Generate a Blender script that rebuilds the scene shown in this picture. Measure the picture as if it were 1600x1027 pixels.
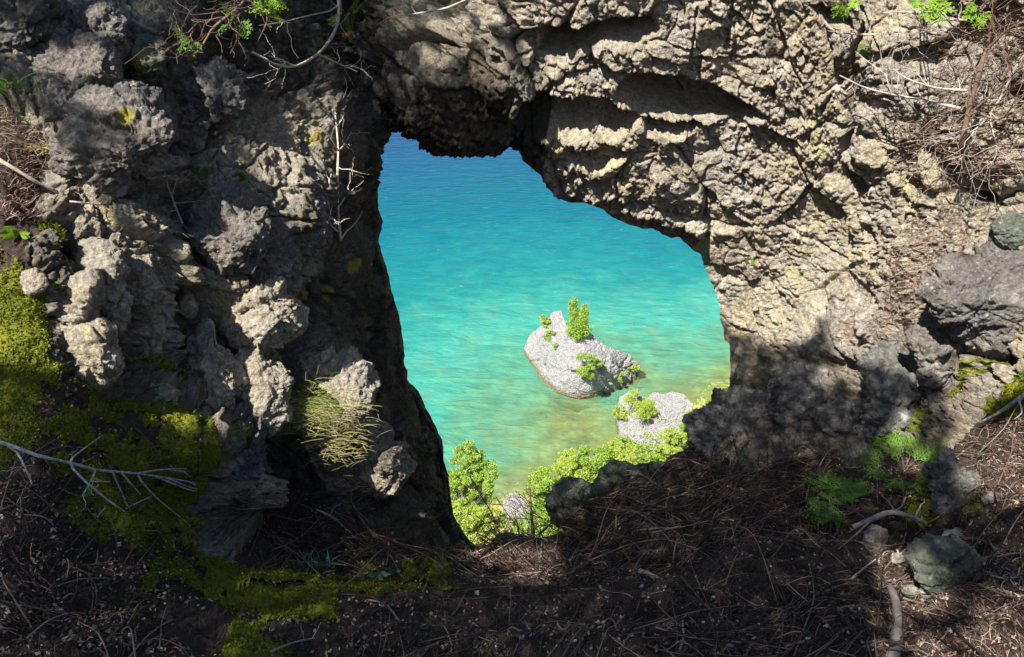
import bpy, math, random
import numpy as np
random.seed(7)
rng = np.random.default_rng(7)
for o in list(bpy.data.objects): bpy.data.objects.remove(o)
scene = bpy.context.scene
# ------------------------------------------------------------------ camera, sky, sun, exposure
FPX, PITCH, CAMZ = 1209.0, math.radians(27), 26.0
cam_d = bpy.data.cameras.new("camera"); cam = bpy.data.objects.new("camera", cam_d)
scene.collection.objects.link(cam); scene.camera = cam
cam.location = (0, 0, CAMZ); cam.rotation_euler = (math.pi/2 - PITCH, 0, 0)
cam_d.sensor_width = 36; cam_d.lens = 36*FPX/1600; cam_d.clip_start = 0.05; cam_d.clip_end = 20000
SUN = np.array([-0.42, -0.51, 0.75]); SUN /= np.linalg.norm(SUN)
world = bpy.data.worlds.new("World"); scene.world = world; world.use_nodes = True
wt = world.node_tree; sky = wt.nodes.new("ShaderNodeTexSky"); sky.sky_type = 'NISHITA'; sky.sun_disc = False
sky.sun_elevation = math.asin(SUN[2]); sky.sun_rotation = math.atan2(SUN[0], SUN[1]); sky.air_density = 1.0; sky.dust_density = 0.6
wt.links.new(sky.outputs[0], wt.nodes["Background"].inputs[0]); wt.nodes["Background"].inputs[1].default_value = 0.075
sun_d = bpy.data.lights.new("sun", 'SUN'); sun_d.energy = 5.0; sun_d.angle = math.radians(0.5); sun_d.color = (1, .955, .88)
sun = bpy.data.objects.new("sun", sun_d); scene.collection.objects.link(sun)
from mathutils import Vector
sun.rotation_euler = Vector(SUN.tolist()).to_track_quat('Z', 'Y').to_euler(); sun.location = (SUN*60).tolist()
scene.view_settings.view_transform = 'Standard'; scene.view_settings.look = 'None'
scene.view_settings.gamma = 1; scene.view_settings.exposure = 1.2
scene.cycles.max_bounces = 8; scene.cycles.transparent_max_bounces = 12; scene.cycles.diffuse_bounces = 5
scene.cycles.use_denoising = True

# ------------------------------------------------------------------ camera geometry
C0 = np.array([0, 0, CAMZ]); FW = np.array([0, math.cos(PITCH), -math.sin(PITCH)]); UP = np.array([0, math.sin(PITCH), math.cos(PITCH)])
CX, CY = 800.0, 513.5
def ray(px, py):
    px = np.asarray(px, float); py = np.asarray(py, float)
    dx = (px-CX)/FPX; dy = -(py-CY)/FPX
    return FW + dx[..., None]*np.array([1., 0, 0]) + dy[..., None]*UP
def pix(P):
    q = P-C0; d = q@FW
    d = np.where(np.abs(d) < 1e-6, 1e-6, d)
    return CX+FPX*q[..., 0]/d, CY-FPX*(q@UP)/d, d
def at_z(px, py, z):
    r = ray(px, py); d = (z-CAMZ)/r[..., 2]
    return C0 + r*d[..., None]

# ------------------------------------------------------------------ noise
_p = rng.permutation(256).astype(np.int32); PERM = np.concatenate([_p, _p, _p])
GR = rng.normal(size=(256, 3)); GR /= np.linalg.norm(GR, axis=1)[:, None]; GR = GR.astype(np.float32)
JT = rng.random((256, 3)).astype(np.float32); RV = rng.random(256).astype(np.float32)
def _h(ix, iy, iz): return PERM[PERM[PERM[ix & 255] + (iy & 255)] + (iz & 255)]
def chunked(fn):
    def g(P, *a, **k):
        P = np.asarray(P, np.float32); sh = P.shape[:-1]; Q = P.reshape(-1, 3)
        r = [fn(Q[i:i+150000], *a, **k) for i in range(0, len(Q), 150000)]
        if isinstance(r[0], tuple): return tuple(np.concatenate(x).reshape(sh) for x in zip(*r))
        return np.concatenate(r).reshape(sh)
    return g
@chunked
def perlin(P):
    i = np.floor(P).astype(np.int32); f = P-i; u = f*f*f*(f*(f*6-15)+10)
    def g(a, b, c):
        G = GR[_h(i[:, 0]+a, i[:, 1]+b, i[:, 2]+c)]
        return G[:, 0]*(f[:, 0]-a)+G[:, 1]*(f[:, 1]-b)+G[:, 2]*(f[:, 2]-c)
    x, y, z = u.T
    L = lambda a, b, t: a+(b-a)*t
    return 1.6*L(L(L(g(0,0,0), g(1,0,0), x), L(g(0,1,0), g(1,1,0), x), y), L(L(g(0,0,1), g(1,0,1), x), L(g(0,1,1), g(1,1,1), x), y), z)
@chunked
def voro(P):
    i = np.floor(P).astype(np.int32); f = P-i
    F1 = np.full(len(P), 9, np.float32); F2 = F1.copy(); ID = np.zeros(len(P), np.float32); FC = ID.copy()
    for a in (-1, 0, 1):
        for b in (-1, 0, 1):
            for c in (-1, 0, 1):
                h = _h(i[:, 0]+a, i[:, 1]+b, i[:, 2]+c)
                v = JT[h] + np.array([a, b, c], np.float32) - f; d = np.sqrt((v**2).sum(1))
                m = d < F1
                F2 = np.where(m, F1, np.minimum(F2, d)); ID = np.where(m, RV[h], ID); FC = np.where(m, (v*GR[h]).sum(1), FC); F1 = np.where(m, d, F1)
    return F1, F2, ID, FC
def fbm(P, o=4, gain=.5, ridge=False):
    P = np.asarray(P, np.float32); s = 0; a = 1
    for k in range(o):
        n = perlin(P + 17.3*k)
        s = s + a*((1-2*np.abs(n)) if ridge else n); P = P*2.03; a *= gain
    return s
def sst(x, a, b):
    t = np.clip((x-a)/(b-a), 0, 1); return t*t*(3-2*t)

# ------------------------------------------------------------------ polygons
def in_poly(px, py, poly):
    poly = np.asarray(poly, float); r = np.zeros(px.shape, bool)
    x0, y0 = poly.min(0); x1, y1 = poly.max(0)
    m = (px >= x0) & (px <= x1) & (py >= y0) & (py <= y1)
    X = px[m]; Y = py[m]; c = np.zeros(X.shape, bool); n = len(poly)
    for i in range(n):
        ax, ay = poly[i]; bx, by = poly[(i+1) % n]
        if ay == by: continue
        c ^= ((ay > Y) != (by > Y)) & (X < (bx-ax)*(Y-ay)/(by-ay)+ax)
    r[m] = c; return r
def near_poly(px, py, poly):
    """distance to, and nearest point on, the polygon's outline"""
    poly = np.asarray(poly, float); n = len(poly)
    D = np.full(px.shape, 1e9); NX = px.copy(); NY = py.copy()
    for i in range(n):
        ax, ay = poly[i]; bx, by = poly[(i+1) % n]; ex, ey = bx-ax, by-ay; l = ex*ex+ey*ey+1e-9
        t = np.clip(((px-ax)*ex+(py-ay)*ey)/l, 0, 1); qx = ax+t*ex; qy = ay+t*ey
        d = (px-qx)**2+(py-qy)**2; m = d < D
        D = np.where(m, d, D); NX = np.where(m, qx, NX); NY = np.where(m, qy, NY)
    return np.sqrt(D), NX, NY
def rough_poly(poly, amp=2.5, step=6, seed=0):
    poly = np.asarray(poly, float); out = []
    n = len(poly)
    for i in range(n):
        a = poly[i]; b = poly[(i+1) % n]; L = np.hypot(*(b-a)); k = max(1, int(L/step)) if L < 300 else 1
        for j in range(k): out.append(a+(b-a)*j/k)
    out = np.array(out); q = np.stack([out[:, 0]/14, out[:, 1]/14, np.full(len(out), seed*3.1)], 1)
    out[:, 0] += amp*fbm(q, 3, .6); out[:, 1] += amp*fbm(q+50, 3, .6)
    return out
def rbf(ctrl, val):
    """thin plate interpolation of values at pixel positions"""
    P = np.asarray(ctrl, float)/400.; n = len(P)
    def K(r2): return np.where(r2 > 0, .5*r2*np.log(r2+1e-12), 0)
    d = ((P[:, None]-P[None])**2).sum(2); A = np.zeros((n+3, n+3)); A[:n, :n] = K(d)+np.eye(n)*.01
    A[:n, n] = 1; A[:n, n+1:] = P; A[n:, :n] = A[:n, n:].T
    w = np.linalg.solve(A, np.concatenate([val, np.zeros(3)]))
    def f(px, py):
        sh = np.shape(px); q = np.stack([np.ravel(px), np.ravel(py)], 1)/400.; out = np.zeros(len(q))
        for s in range(0, len(q), 60000):
            z = q[s:s+60000]; out[s:s+60000] = K(((z[:, None]-P[None])**2).sum(2))@w[:n]+w[n]+z@w[n+1:]
        return out.reshape(sh)
    return f

# ------------------------------------------------------------------ object helpers
ALLPTS = []     # every big surface point that can stand in the sun, for laying out the shade canopy
def mesh_obj(name, V, F, mat, parent=None, smooth=True, origin=None, attrs=None, mats=None, midx=None):
    V = np.asarray(V, float)
    if origin is None:
        lo, hi = V.min(0), V.max(0); origin = np.array([(lo[0]+hi[0])/2, (lo[1]+hi[1])/2, lo[2]])
    origin = np.asarray(origin, float)
    me = bpy.data.meshes.new(name)
    if isinstance(F, list) and len(F) and not isinstance(F, np.ndarray) and isinstance(F[0], np.ndarray):
        groups = F
    else: groups = [np.asarray(F)]
    tot = sum(g.size for g in groups); nf = sum(len(g) for g in groups)
    me.vertices.add(len(V)); me.vertices.foreach_set("co", (V-origin).astype(np.float32).ravel())
    me.loops.add(tot); me.polygons.add(nf)
    me.loops.foreach_set("vertex_index", np.concatenate([g.ravel() for g in groups]).astype(np.int32))
    ls = np.concatenate([np.full(len(g), g.shape[1]) for g in groups]); st = np.concatenate([[0], np.cumsum(ls)[:-1]])
    me.polygons.foreach_set("loop_start", st.astype(np.int32)); me.polygons.foreach_set("loop_total", ls.astype(np.int32))
    me.polygons.foreach_set("use_smooth", np.full(nf, smooth))
    for m in (mats or [mat]): me.materials.append(m)
    if midx is not None: me.polygons.foreach_set("material_index", np.asarray(midx, np.int32))
    me.update(calc_edges=True)
    for k, a in (attrs or {}).items():
        at = me.attributes.new(k, 'FLOAT', 'POINT'); at.data.foreach_set("value", np.asarray(a, np.float32).ravel())
    me.validate()
    o = bpy.data.objects.new(name, me); scene.collection.objects.link(o)
    if parent is not None:
        o.parent = parent; o.location = (origin-np.array(parent.location)).tolist()
    else: o.location = origin.tolist()
    return o
def tag(o, label, cat, group=None, kind=None):
    if label: o['label'] = label
    if cat: o['category'] = cat
    if group: o['group'] = group
    if kind: o['kind'] = kind
    return o
def thing(name, label, cat, loc, group=None):
    e = bpy.data.objects.new(name, None); scene.collection.objects.link(e); e.location = [float(v) for v in loc]
    e.empty_display_size = .05
    return tag(e, label, cat, group)

def grid_mesh(xs, ys, keep_fn, poly, basefn, dispfn, skirtfn, hole=False):
    """sheet sampled on (xs, ys), trimmed to a traced outline with its rim snapped onto it, then given a rim that turns back"""
    X, Y = np.meshgrid(xs, ys); ins = in_poly(X, Y, poly); keep = ~ins if hole else ins
    if keep_fn is not None: keep &= keep_fn(X, Y)
    nb = keep.copy()
    nb[1:] |= keep[:-1]; nb[:-1] |= keep[1:]
    n2 = nb.copy(); n2[:, 1:] |= nb[:, :-1]; n2[:, :-1] |= nb[:, 1:]
    rim = n2 & ~keep
    dist, NX, NY = np.full(X.shape, 1e3), X.copy(), Y.copy()
    bb = np.asarray(poly); m = (X > bb[:, 0].min()-60) & (X < bb[:, 0].max()+60) & (Y > bb[:, 1].min()-60) & (Y < bb[:, 1].max()+60)
    dist[m], NX[m], NY[m] = near_poly(X[m], Y[m], poly)
    far = rim & (dist > 12); rim &= ~far
    X = np.where(rim, NX, X); Y = np.where(rim, NY, Y); dist = np.where(rim, 0, dist)
    use = keep | rim
    P = basefn(X, Y)
    gx = np.gradient(P, axis=1); gy = np.gradient(P, axis=0)
    N = np.cross(gy, gx); N /= np.linalg.norm(N, axis=2)[..., None]+1e-9
    s = np.sign((N*(C0-P)).sum(2)); N *= np.where(s == 0, 1, s)[..., None]
    R = (C0-P); R /= np.linalg.norm(R, axis=2)[..., None]
    w = sst(dist, 0, 28)[..., None]
    dsp = dispfn(P, X, Y)
    if isinstance(dsp, tuple): dsp, at = dsp
    else: at = None
    D = N*w+R*(1-w); D /= np.linalg.norm(D, axis=2)[..., None]
    Q = P + D*dsp[..., None]
    q = use[:-1, :-1] & use[1:, :-1] & use[:-1, 1:] & use[1:, 1:]
    idx = np.full(X.shape, -1, np.int64)
    uv = np.zeros(X.shape, bool); uv[:-1, :-1] |= q; uv[1:, :-1] |= q; uv[:-1, 1:] |= q; uv[1:, 1:] |= q
    idx[uv] = np.arange(uv.sum())
    a, b, c, d = idx[:-1, :-1][q], idx[:-1, 1:][q], idx[1:, 1:][q], idx[1:, :-1][q]
    F = np.stack([a, d, c, b], 1); V = Q[uv]
    info = dict(idx=idx, uv=uv, xs=xs, ys=ys, Q=Q, N=N)
    A = at[uv] if at is not None else None
    if skirtfn is not None:
        E = np.concatenate([F[:, [0, 1]], F[:, [1, 2]], F[:, [2, 3]], F[:, [3, 0]]])
        key = np.sort(E, 1); kk = key[:, 0]*len(V)+key[:, 1]
        u, inv, cnt = np.unique(kk, return_inverse=True, return_counts=True)
        be = E[cnt[inv] == 1]
        fx, fy = X[uv], Y[uv]
        dn = near_poly(fx[be[:, 0]], fy[be[:, 0]], poly)[0]
        be = be[dn < 14]
        bv = np.unique(be); loc = np.full(len(V), -1); loc[bv] = np.arange(len(bv))
        rings = skirtfn(V[bv], fx[bv], fy[bv]); n0 = len(V); prev = bv
        allF = [F]; Vs = [V]
        for rr in rings:
            cur = n0+np.arange(len(bv)); n0 += len(bv); Vs.append(rr)
            allF.append(np.stack([prev[loc[be[:, 1]]], prev[loc[be[:, 0]]], cur[loc[be[:, 0]]], cur[loc[be[:, 1]]]], 1)); prev = cur
        V = np.concatenate(Vs); F = np.concatenate(allF)
        if A is not None: A = np.concatenate([A]+[A[bv]]*len(rings))
    return V, F, info, A

def sphere_grid(n):
    t = np.tan(np.linspace(-1, 1, n+1)*math.pi/4); U, W = np.meshgrid(t, t); O = np.ones_like(U)
    V = []; F = []; k = 0
    for ax in range(3):
        for s in (1, -1):
            c = [None]*3; c[ax] = O*s; c[(ax+1) % 3] = U*s; c[(ax+2) % 3] = W
            p = np.stack(c, -1).reshape(-1, 3); V.append(p)
            i = (np.arange(n)[:, None]*(n+1)+np.arange(n)).ravel()+k
            F.append(np.stack([i, i+1, i+n+2, i+n+1], 1)); k += len(p)
    V = np.concatenate(V); F = np.concatenate(F); V /= np.linalg.norm(V, axis=1)[:, None]
    key = np.round(V*1e5).astype(np.int64); _, fi, inv = np.unique(key, axis=0, return_index=True, return_inverse=True)
    return V[fi], inv.ravel()[F]
_SG = {}
def tubes(lines, sides=5):
    """lines: list of (points (n,3), radii (n,)); returns one welded set of tapered tubes"""
    Vs, Fs, k = [], [], 0
    ang = np.linspace(0, 2*math.pi, sides, endpoint=False)
    by = {}
    for p, r in lines: by.setdefault(len(p), []).append((p, r))
    for n, L in by.items():
        P = np.array([l[0] for l in L]); R = np.array([np.broadcast_to(l[1], n) for l in L])
        T = np.gradient(P, axis=1); T /= np.linalg.norm(T, axis=2)[..., None]+1e-12
        ref = np.eye(3)[np.abs(T).max(1).argmin(1)][:, None, :]+0*T
        A = np.cross(T, ref); A /= np.linalg.norm(A, axis=2)[..., None]+1e-12; B = np.cross(T, A)
        V = P[:, :, None]+R[:, :, None, None]*(A[:, :, None]*np.cos(ang)[:, None]+B[:, :, None]*np.sin(ang)[:, None])
        m = len(L); i = np.arange(m)[:, None, None]*n*sides+np.arange(n-1)[None, :, None]*sides
        j = np.arange(sides)[None, None]; j2 = (j+1) % sides
        F = np.stack([i+j+0*i, i+j2, i+sides+j2, i+sides+j], -1).reshape(-1, 4)+k
        Vs.append(V.reshape(-1, 3)); Fs.append(F); k += m*n*sides
    return np.concatenate(Vs), np.concatenate(Fs)
def crooked(a, b, n=7, amp=.06, seed=None):
    a = np.asarray(a, float); b = np.asarray(b, float); L = np.linalg.norm(b-a)
    t = np.linspace(0, 1, n)[:, None]; p = a+(b-a)*t
    o = np.cumsum(rng.normal(size=(n, 3)), 0); o -= o[0]+(o[-1]-o[0])*t
    return p+o*amp*L*.5

# ------------------------------------------------------------------ materials
def new_mat(name):
    m = bpy.data.materials.new(name); m.use_nodes = True; nt = m.node_tree; nt.nodes.clear()
    out = nt.nodes.new("ShaderNodeOutputMaterial"); return m, nt, out
class NT:
    def __init__(s, nt): s.nt = nt
    def n(s, t, **k):
        x = s.nt.nodes.new("ShaderNode"+t)
        for a, b in k.items(): setattr(x, a, b)
        return x
    def l(s, a, b): s.nt.links.new(a, b)
    def noise(s, co, scale, detail=4, rough=.6, dist=0):
        x = s.n("TexNoise"); x.inputs["Scale"].default_value = scale; x.inputs["Detail"].default_value = detail
        x.inputs["Roughness"].default_value = rough; x.inputs["Distortion"].default_value = dist; s.l(co, x.inputs["Vector"]); return x.outputs["Fac"]
    def vor(s, co, scale, feat='F1'):
        x = s.n("TexVoronoi", feature=feat); x.inputs["Scale"].default_value = scale; s.l(co, x.inputs["Vector"]); return x
    def ramp(s, f, stops):
        x = s.n("ValToRGB"); e = x.color_ramp.elements
        while len(e) < len(stops): e.new(.5)
        for q, (p, c) in zip(e, stops): q.position = p; q.color = (*c, 1) if len(c) == 3 else c
        s.l(f, x.inputs[0]); return x.outputs[0]
    def mix(s, f, a, b, mode='MIX'):
        x = s.n("Mix", data_type='RGBA', blend_type=mode)
        if hasattr(f, 'is_linked') or not isinstance(f, (int, float)): s.l(f, x.inputs[0])
        else: x.inputs[0].default_value = f
        for v, i in ((a, 6), (b, 7)):
            if isinstance(v, tuple): x.inputs[i].default_value = (*v, 1)
            else: s.l(v, x.inputs[i])
        return x.outputs[2]
    def math(s, op, a, b=0., clamp=False):
        x = s.n("Math", operation=op); x.use_clamp = clamp
        for v, i in ((a, 0), (b, 1)):
            if isinstance(v, (int, float)): x.inputs[i].default_value = v
            else: s.l(v, x.inputs[i])
        return x.outputs[0]
    def mapr(s, v, a, b, c=0., d=1.):
        x = s.n("MapRange"); s.l(v, x.inputs[0])
        for i, q in enumerate((a, b, c, d)): x.inputs[i+1].default_value = q
        return x.outputs[0]
def rock_mat(name, base, warm, pale, lich=(.42, .40, .12), lich_amt=.2, bump=1., k=1., dark=None, spot=(.42, .36, .05), spk=1., tide=False):
    m, nt, out = new_mat(name); t = NT(nt)
    g = t.n("NewGeometry"); co = g.outputs["Position"]
    n1 = t.noise(co, 2.6*k, 6, .65, .4); n2 = t.noise(co, 9*k, 6, .7, .3); n3 = t.noise(co, 55*k, 5, .75)
    c = t.mix(t.mapr(n1, .38, .62), base, warm)
    c = t.mix(t.mapr(n2, .52, .72), c, pale)
    dk = dark or tuple(v*.42 for v in base)
    c = t.mix(t.math('MULTIPLY', t.mapr(t.noise(co, 16*k, 6, .75, .6), .50, .66), .75), c, dk)
    c = t.mix(t.mapr(n3, .36, .60, .75*spk, 0), c, tuple(v*.35 for v in base))
    c = t.mix(t.mapr(t.noise(co, 130*k, 4, .8), .56, .72, 0, .5*spk), c, pale)
    lf = t.math('MULTIPLY', t.mapr(t.noise(co, 5*k, 4, .6, 1.), .60, .68), t.mapr(t.noise(co, 70*k, 3, .6), .38, .55))
    c = t.mix(t.math('MULTIPLY', lf, lich_amt), c, lich)
    sp = t.vor(co, 38*k); spf = t.math('MULTIPLY', t.mapr(sp.outputs["Distance"], .16, .24, 1, 0), t.mapr(t.noise(co, 4*k, 2, .5), .55, .62))
    c = t.mix(t.math('MULTIPLY', spf, .5), c, (.62, .62, .58))
    painted_shade = t.n("Attribute", attribute_name="weathered").outputs["Fac"]  # painted shade of the arch, multiplied into the rock colour
    c = t.mix(painted_shade, c, t.mix(1., c, (.155, .15, .15), 'MULTIPLY'))
    sa = t.n("Attribute", attribute_name="spot").outputs["Fac"]
    c = t.mix(t.math('MULTIPLY', sa, t.mapr(n3, .3, .5, .3, .95)), c, spot)
    if tide:
        sx_ = t.n("SeparateXYZ"); t.l(co, sx_.inputs[0]); zz = t.math('ADD', sx_.outputs[2], t.math('MULTIPLY', t.noise(co, 1.2, 4), -.5))
        c = t.mix(t.mapr(zz, -.05, .35, .85, 0), c, (.30, .21, .09))
    b = t.n("BsdfPrincipled"); t.l(c, b.inputs["Base Color"]); b.inputs["Roughness"].default_value = .92
    b.inputs["Specular IOR Level"].default_value = .25
    v = t.vor(co, 95*k); v2 = t.vor(co, 34*k)
    h = t.math('ADD', t.math('MULTIPLY', t.noise(co, 60*k, 8, .75, .3), 1.0), t.math('MULTIPLY', v.outputs["Distance"], .28))
    h = t.math('ADD', h, t.math('MULTIPLY', v2.outputs["Distance"], .35))
    bp = t.n("Bump"); bp.inputs["Strength"].default_value = .9; bp.inputs["Distance"].default_value = .028*bump/k
    t.l(h, bp.inputs["Height"]); t.l(bp.outputs[0], b.inputs["Normal"]); t.l(b.outputs[0], out.inputs[0]); return m
M_arch = rock_mat("arch_limestone", (.44, .40, .33), (.58, .48, .32), (.74, .69, .60), (.52, .48, .16), .5)
M_grey = rock_mat("grey_limestone", (.22, .205, .19), (.31, .265, .22), (.52, .50, .46), (.40, .34, .05), .25)
M_tan = rock_mat("tan_limestone", (.43, .375, .32), (.50, .40, .29), (.66, .61, .55), (.40, .33, .08), .3)
M_dark = rock_mat("dark_limestone", (.21, .205, .195), (.26, .24, .21), (.42, .41, .385), (.50, .54, .48), .55, spot=(.6, .62, .6))
M_green = rock_mat("green_stained_stone", (.17, .19, .15), (.21, .22, .16), (.33, .34, .28), (.26, .28, .12), .4, spot=(.24, .25, .10))
M_white = rock_mat("white_stone", (.50, .48, .43), (.46, .42, .34), (.62, .60, .56), (.4, .4, .2), .1)
M_islet = rock_mat("pale_lake_rock", (.60, .58, .58), (.66, .63, .60), (.78, .76, .75), (.46, .42, .28), .3, 3, .14, dark=(.36, .34, .34), spk=.6, tide=True)

def soil_mat():
    m, nt, out = new_mat("dark_soil"); t = NT(nt); co = t.n("NewGeometry").outputs["Position"]
    c = t.mix(t.mapr(t.noise(co, 4, 6, .7), .4, .62), (.030, .021, .017), (.075, .048, .034))
    c = t.mix(t.mapr(t.noise(co, 45, 6, .8), .52, .68), c, (.13, .082, .058))
    v = t.vor(co, 160); c = t.mix(t.math('MULTIPLY', t.mapr(v.outputs["Distance"], .14, .2, 1, 0), t.mapr(t.noise(co, 30, 2, .5), .58, .64)), c, (.28, .24, .2))
    b = t.n("BsdfPrincipled"); t.l(c, b.inputs["Base Color"]); b.inputs["Roughness"].default_value = .95
    bp = t.n("Bump"); bp.inputs["Strength"].default_value = 1; bp.inputs["Distance"].default_value = .015
    t.l(t.noise(co, 70, 8, .8), bp.inputs["Height"]); t.l(bp.outputs[0], b.inputs["Normal"]); t.l(b.outputs[0], out.inputs[0]); return m
M_soil = soil_mat()
def simple(name, cols, scale=20, rough=.85, transl=0., bump=0., spec=.3, rnd=0.):
    """procedural colour between the given tones; leaves also pass light"""
    m, nt, out = new_mat(name); t = NT(nt); g = t.n("NewGeometry"); co = g.outputs["Position"]
    f = t.noise(co, scale, 4, .65)
    if rnd: f = t.math('ADD', t.math('MULTIPLY', f, 1-rnd), t.math('MULTIPLY', g.outputs["Random Per Island"], rnd))
    k = len(cols); st = [(.3+.4*i/(k-1), c) for i, c in enumerate(cols)]
    if rnd: st = [(.15+.7*i/(k-1), c) for i, c in enumerate(cols)]
    c = t.ramp(f, st); b = t.n("BsdfPrincipled"); t.l(c, b.inputs["Base Color"]); b.inputs["Roughness"].default_value = rough
    b.inputs["Specular IOR Level"].default_value = spec
    if bump:
        bp = t.n("Bump"); bp.inputs["Strength"].default_value = .8; bp.inputs["Distance"].default_value = bump
        t.l(t.noise(co, scale*4, 5, .7), bp.inputs["Height"]); t.l(bp.outputs[0], b.inputs["Normal"])
    if transl:
        tr = t.n("BsdfTranslucent"); t.l(c, tr.inputs[0]); mx = t.n("MixShader"); mx.inputs[0].default_value = transl
        t.l(b.outputs[0], mx.inputs[1]); t.l(tr.outputs[0], mx.inputs[2]); t.l(mx.outputs[0], out.inputs[0])
    else: t.l(b.outputs[0], out.inputs[0])
    return m
M_litter = simple("brown_litter", [(.022, .015, .012), (.055, .036, .028), (.10, .066, .050), (.22, .16, .125)], 30, rnd=.9)
M_red = simple("red_needles", [(.07, .038, .028), (.17, .10, .072), (.32, .21, .155), (.46, .35, .27)], 30, rnd=.85)
M_twig = simple("grey_twig", [(.26, .22, .18), (.48, .42, .36)], 40, bump=.002)
M_silver = simple("silver_twig", [(.13, .13, .13), (.30, .31, .31), (.50, .53, .52)], 60, bump=.002)
M_brown = simple("brown_twig", [(.10, .065, .045), (.22, .14, .10)], 40, bump=.002)
M_bark = simple("bark", [(.08, .065, .05), (.20, .17, .14)], 12, bump=.01)
M_log = simple("weathered_wood", [(.16, .13, .11), (.38, .34, .30)], 35, bump=.004)
M_wood = simple("pale_wood", [(.34, .28, .20), (.60, .52, .42)], 50, bump=.002)
M_moss = simple("moss", [(.055, .038, .016), (.09, .11, .014), (.16, .17, .018), (.29, .265, .03)], 5, transl=.1, bump=.008, spec=.1, rnd=0)
M_mossf = simple("moss_tips", [(.11, .07, .03), (.11, .14, .014), (.20, .22, .022), (.31, .29, .035)], 9, transl=.3, spec=.1, rnd=.5)
M_grass = simple("grass_blade", [(.08, .16, .02), (.18, .30, .04), (.36, .42, .10)], 20, transl=.35, rnd=.8)
M_dry = simple("dry_grass", [(.32, .27, .12), (.50, .42, .22), (.36, .38, .10)], 20, transl=.3, rnd=.8)
M_leaf = simple("plant_leaf", [(.06, .17, .04), (.14, .30, .06)], 20, transl=.35, rnd=.5, rough=.5)
M_blue = simple("bluish_leaf", [(.05, .13, .09), (.12, .24, .17)], 20, transl=.3, rnd=.5, rough=.5)
M_cedar = simple("cedar_green", [(.09, .17, .03), (.20, .34, .06)], 20, transl=.35, rnd=.6)
M_cedary = simple("cedar_bright", [(.16, .28, .03), (.30, .46, .05)], 20, transl=.4, rnd=.6)
M_canopy = simple("cedar_canopy", [(.04, .09, .02), (.08, .16, .03)], 5, transl=.25, rnd=.5)
M_shore = simple("shore_foliage", [(.16, .26, .04), (.31, .46, .07), (.48, .60, .15)], .9, transl=.45, rnd=.55)
M_shore2 = simple("shore_foliage_yellow", [(.26, .35, .05), (.42, .52, .08), (.58, .63, .18)], .9, transl=.45, rnd=.55)
M_orange = simple("dead_cedar", [(.40, .16, .05), (.55, .28, .12)], 20, transl=.3)
M_sub = simple("submerged_stone", [(.24, .19, .05), (.42, .35, .12)], 1.2, bump=.05)
M_lich = simple("lichen", [(.30, .27, .05), (.42, .38, .09)], 40, bump=.002)

# ------------------------------------------------------------------ the lie of the land near the camera (horizontal distance at traced points)
CT = np.array([
 (1600,0,2.9),(1600,300,2.75),(1600,500,2.5),(1760,250,2.5),(1860,-200,2.6),(1860,600,1.9),(1450,100,3.15),(1350,200,3.4),(1200,100,3.55),(1200,-200,3.4),(1200,300,3.6),(1200,450,3.7),(1150,560,3.75),
 (1100,400,3.8),(1000,300,3.8),(850,230,3.85),(850,60,3.55),(1000,50,3.5),(900,-200,3.4),(700,100,3.7),(640,120,3.8),(700,190,3.9),(600,190,4.2),(570,60,4.5),(560,-150,4.3),(1330,330,3.45),(1450,330,3.05),(1400,450,3.1),
 (1150,640,3.45),(1250,580,3.35),(1350,560,3.1),(1480,560,2.75),(1300,660,2.95),
 (1100,705,3.3),(1300,720,2.75),(1450,720,2.55),(1600,650,2.2),
 (0,0,3.0),(-200,-200,3.4),(-230,100,3.1),(200,100,3.0),(350,90,3.3),(470,60,3.8),(0,150,2.65),(100,300,2.55),(200,250,2.7),(300,250,2.95),(430,230,3.2),(500,250,3.35),(590,250,4.15),(597,350,4.1),(480,400,3.15),(560,420,3.5),
 (625,500,4.0),(540,550,3.25),(350,450,2.88),(200,450,2.45),(60,450,2.2),(635,590,3.9),(610,620,3.4),(690,720,3.7),(650,740,3.3),(725,850,3.45),(620,800,2.95),(500,780,2.7),(400,720,2.66),(530,650,2.78),(300,600,2.62),(150,590,2.2),(0,600,1.9),
 (360,830,2.32),(0,330,2.3),(-230,400,2.65),(-230,700,2.1),(-200,1250,.9),
 (0,1027,1.15),(400,1027,1.22),(800,1027,1.28),(1200,1027,1.25),(1600,1027,1.12),(1860,1250,.85),(800,1250,.95),(200,900,1.55),(0,800,1.5),(200,750,1.85),(330,690,2.2),
 (450,900,2.05),(600,900,2.1),(560,850,2.5),(745,860,2.95),(800,930,1.95),(880,840,2.75),(930,765,3.05),(1000,735,3.15),(1000,850,2.3),(1100,750,2.85),(1200,800,2.3),(1200,900,1.8),(1350,850,1.95),(1500,800,1.95),(1600,850,1.65),(1450,950,1.5)], float)
_Y = rbf(CT[:, :2], np.log(CT[:, 2]))
def base(X, Y):
    r = ray(X, Y); yd = np.exp(_Y(X, Y))
    d = yd/np.maximum(r[..., 1], .35)
    return C0+r*d[..., None]

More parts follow.
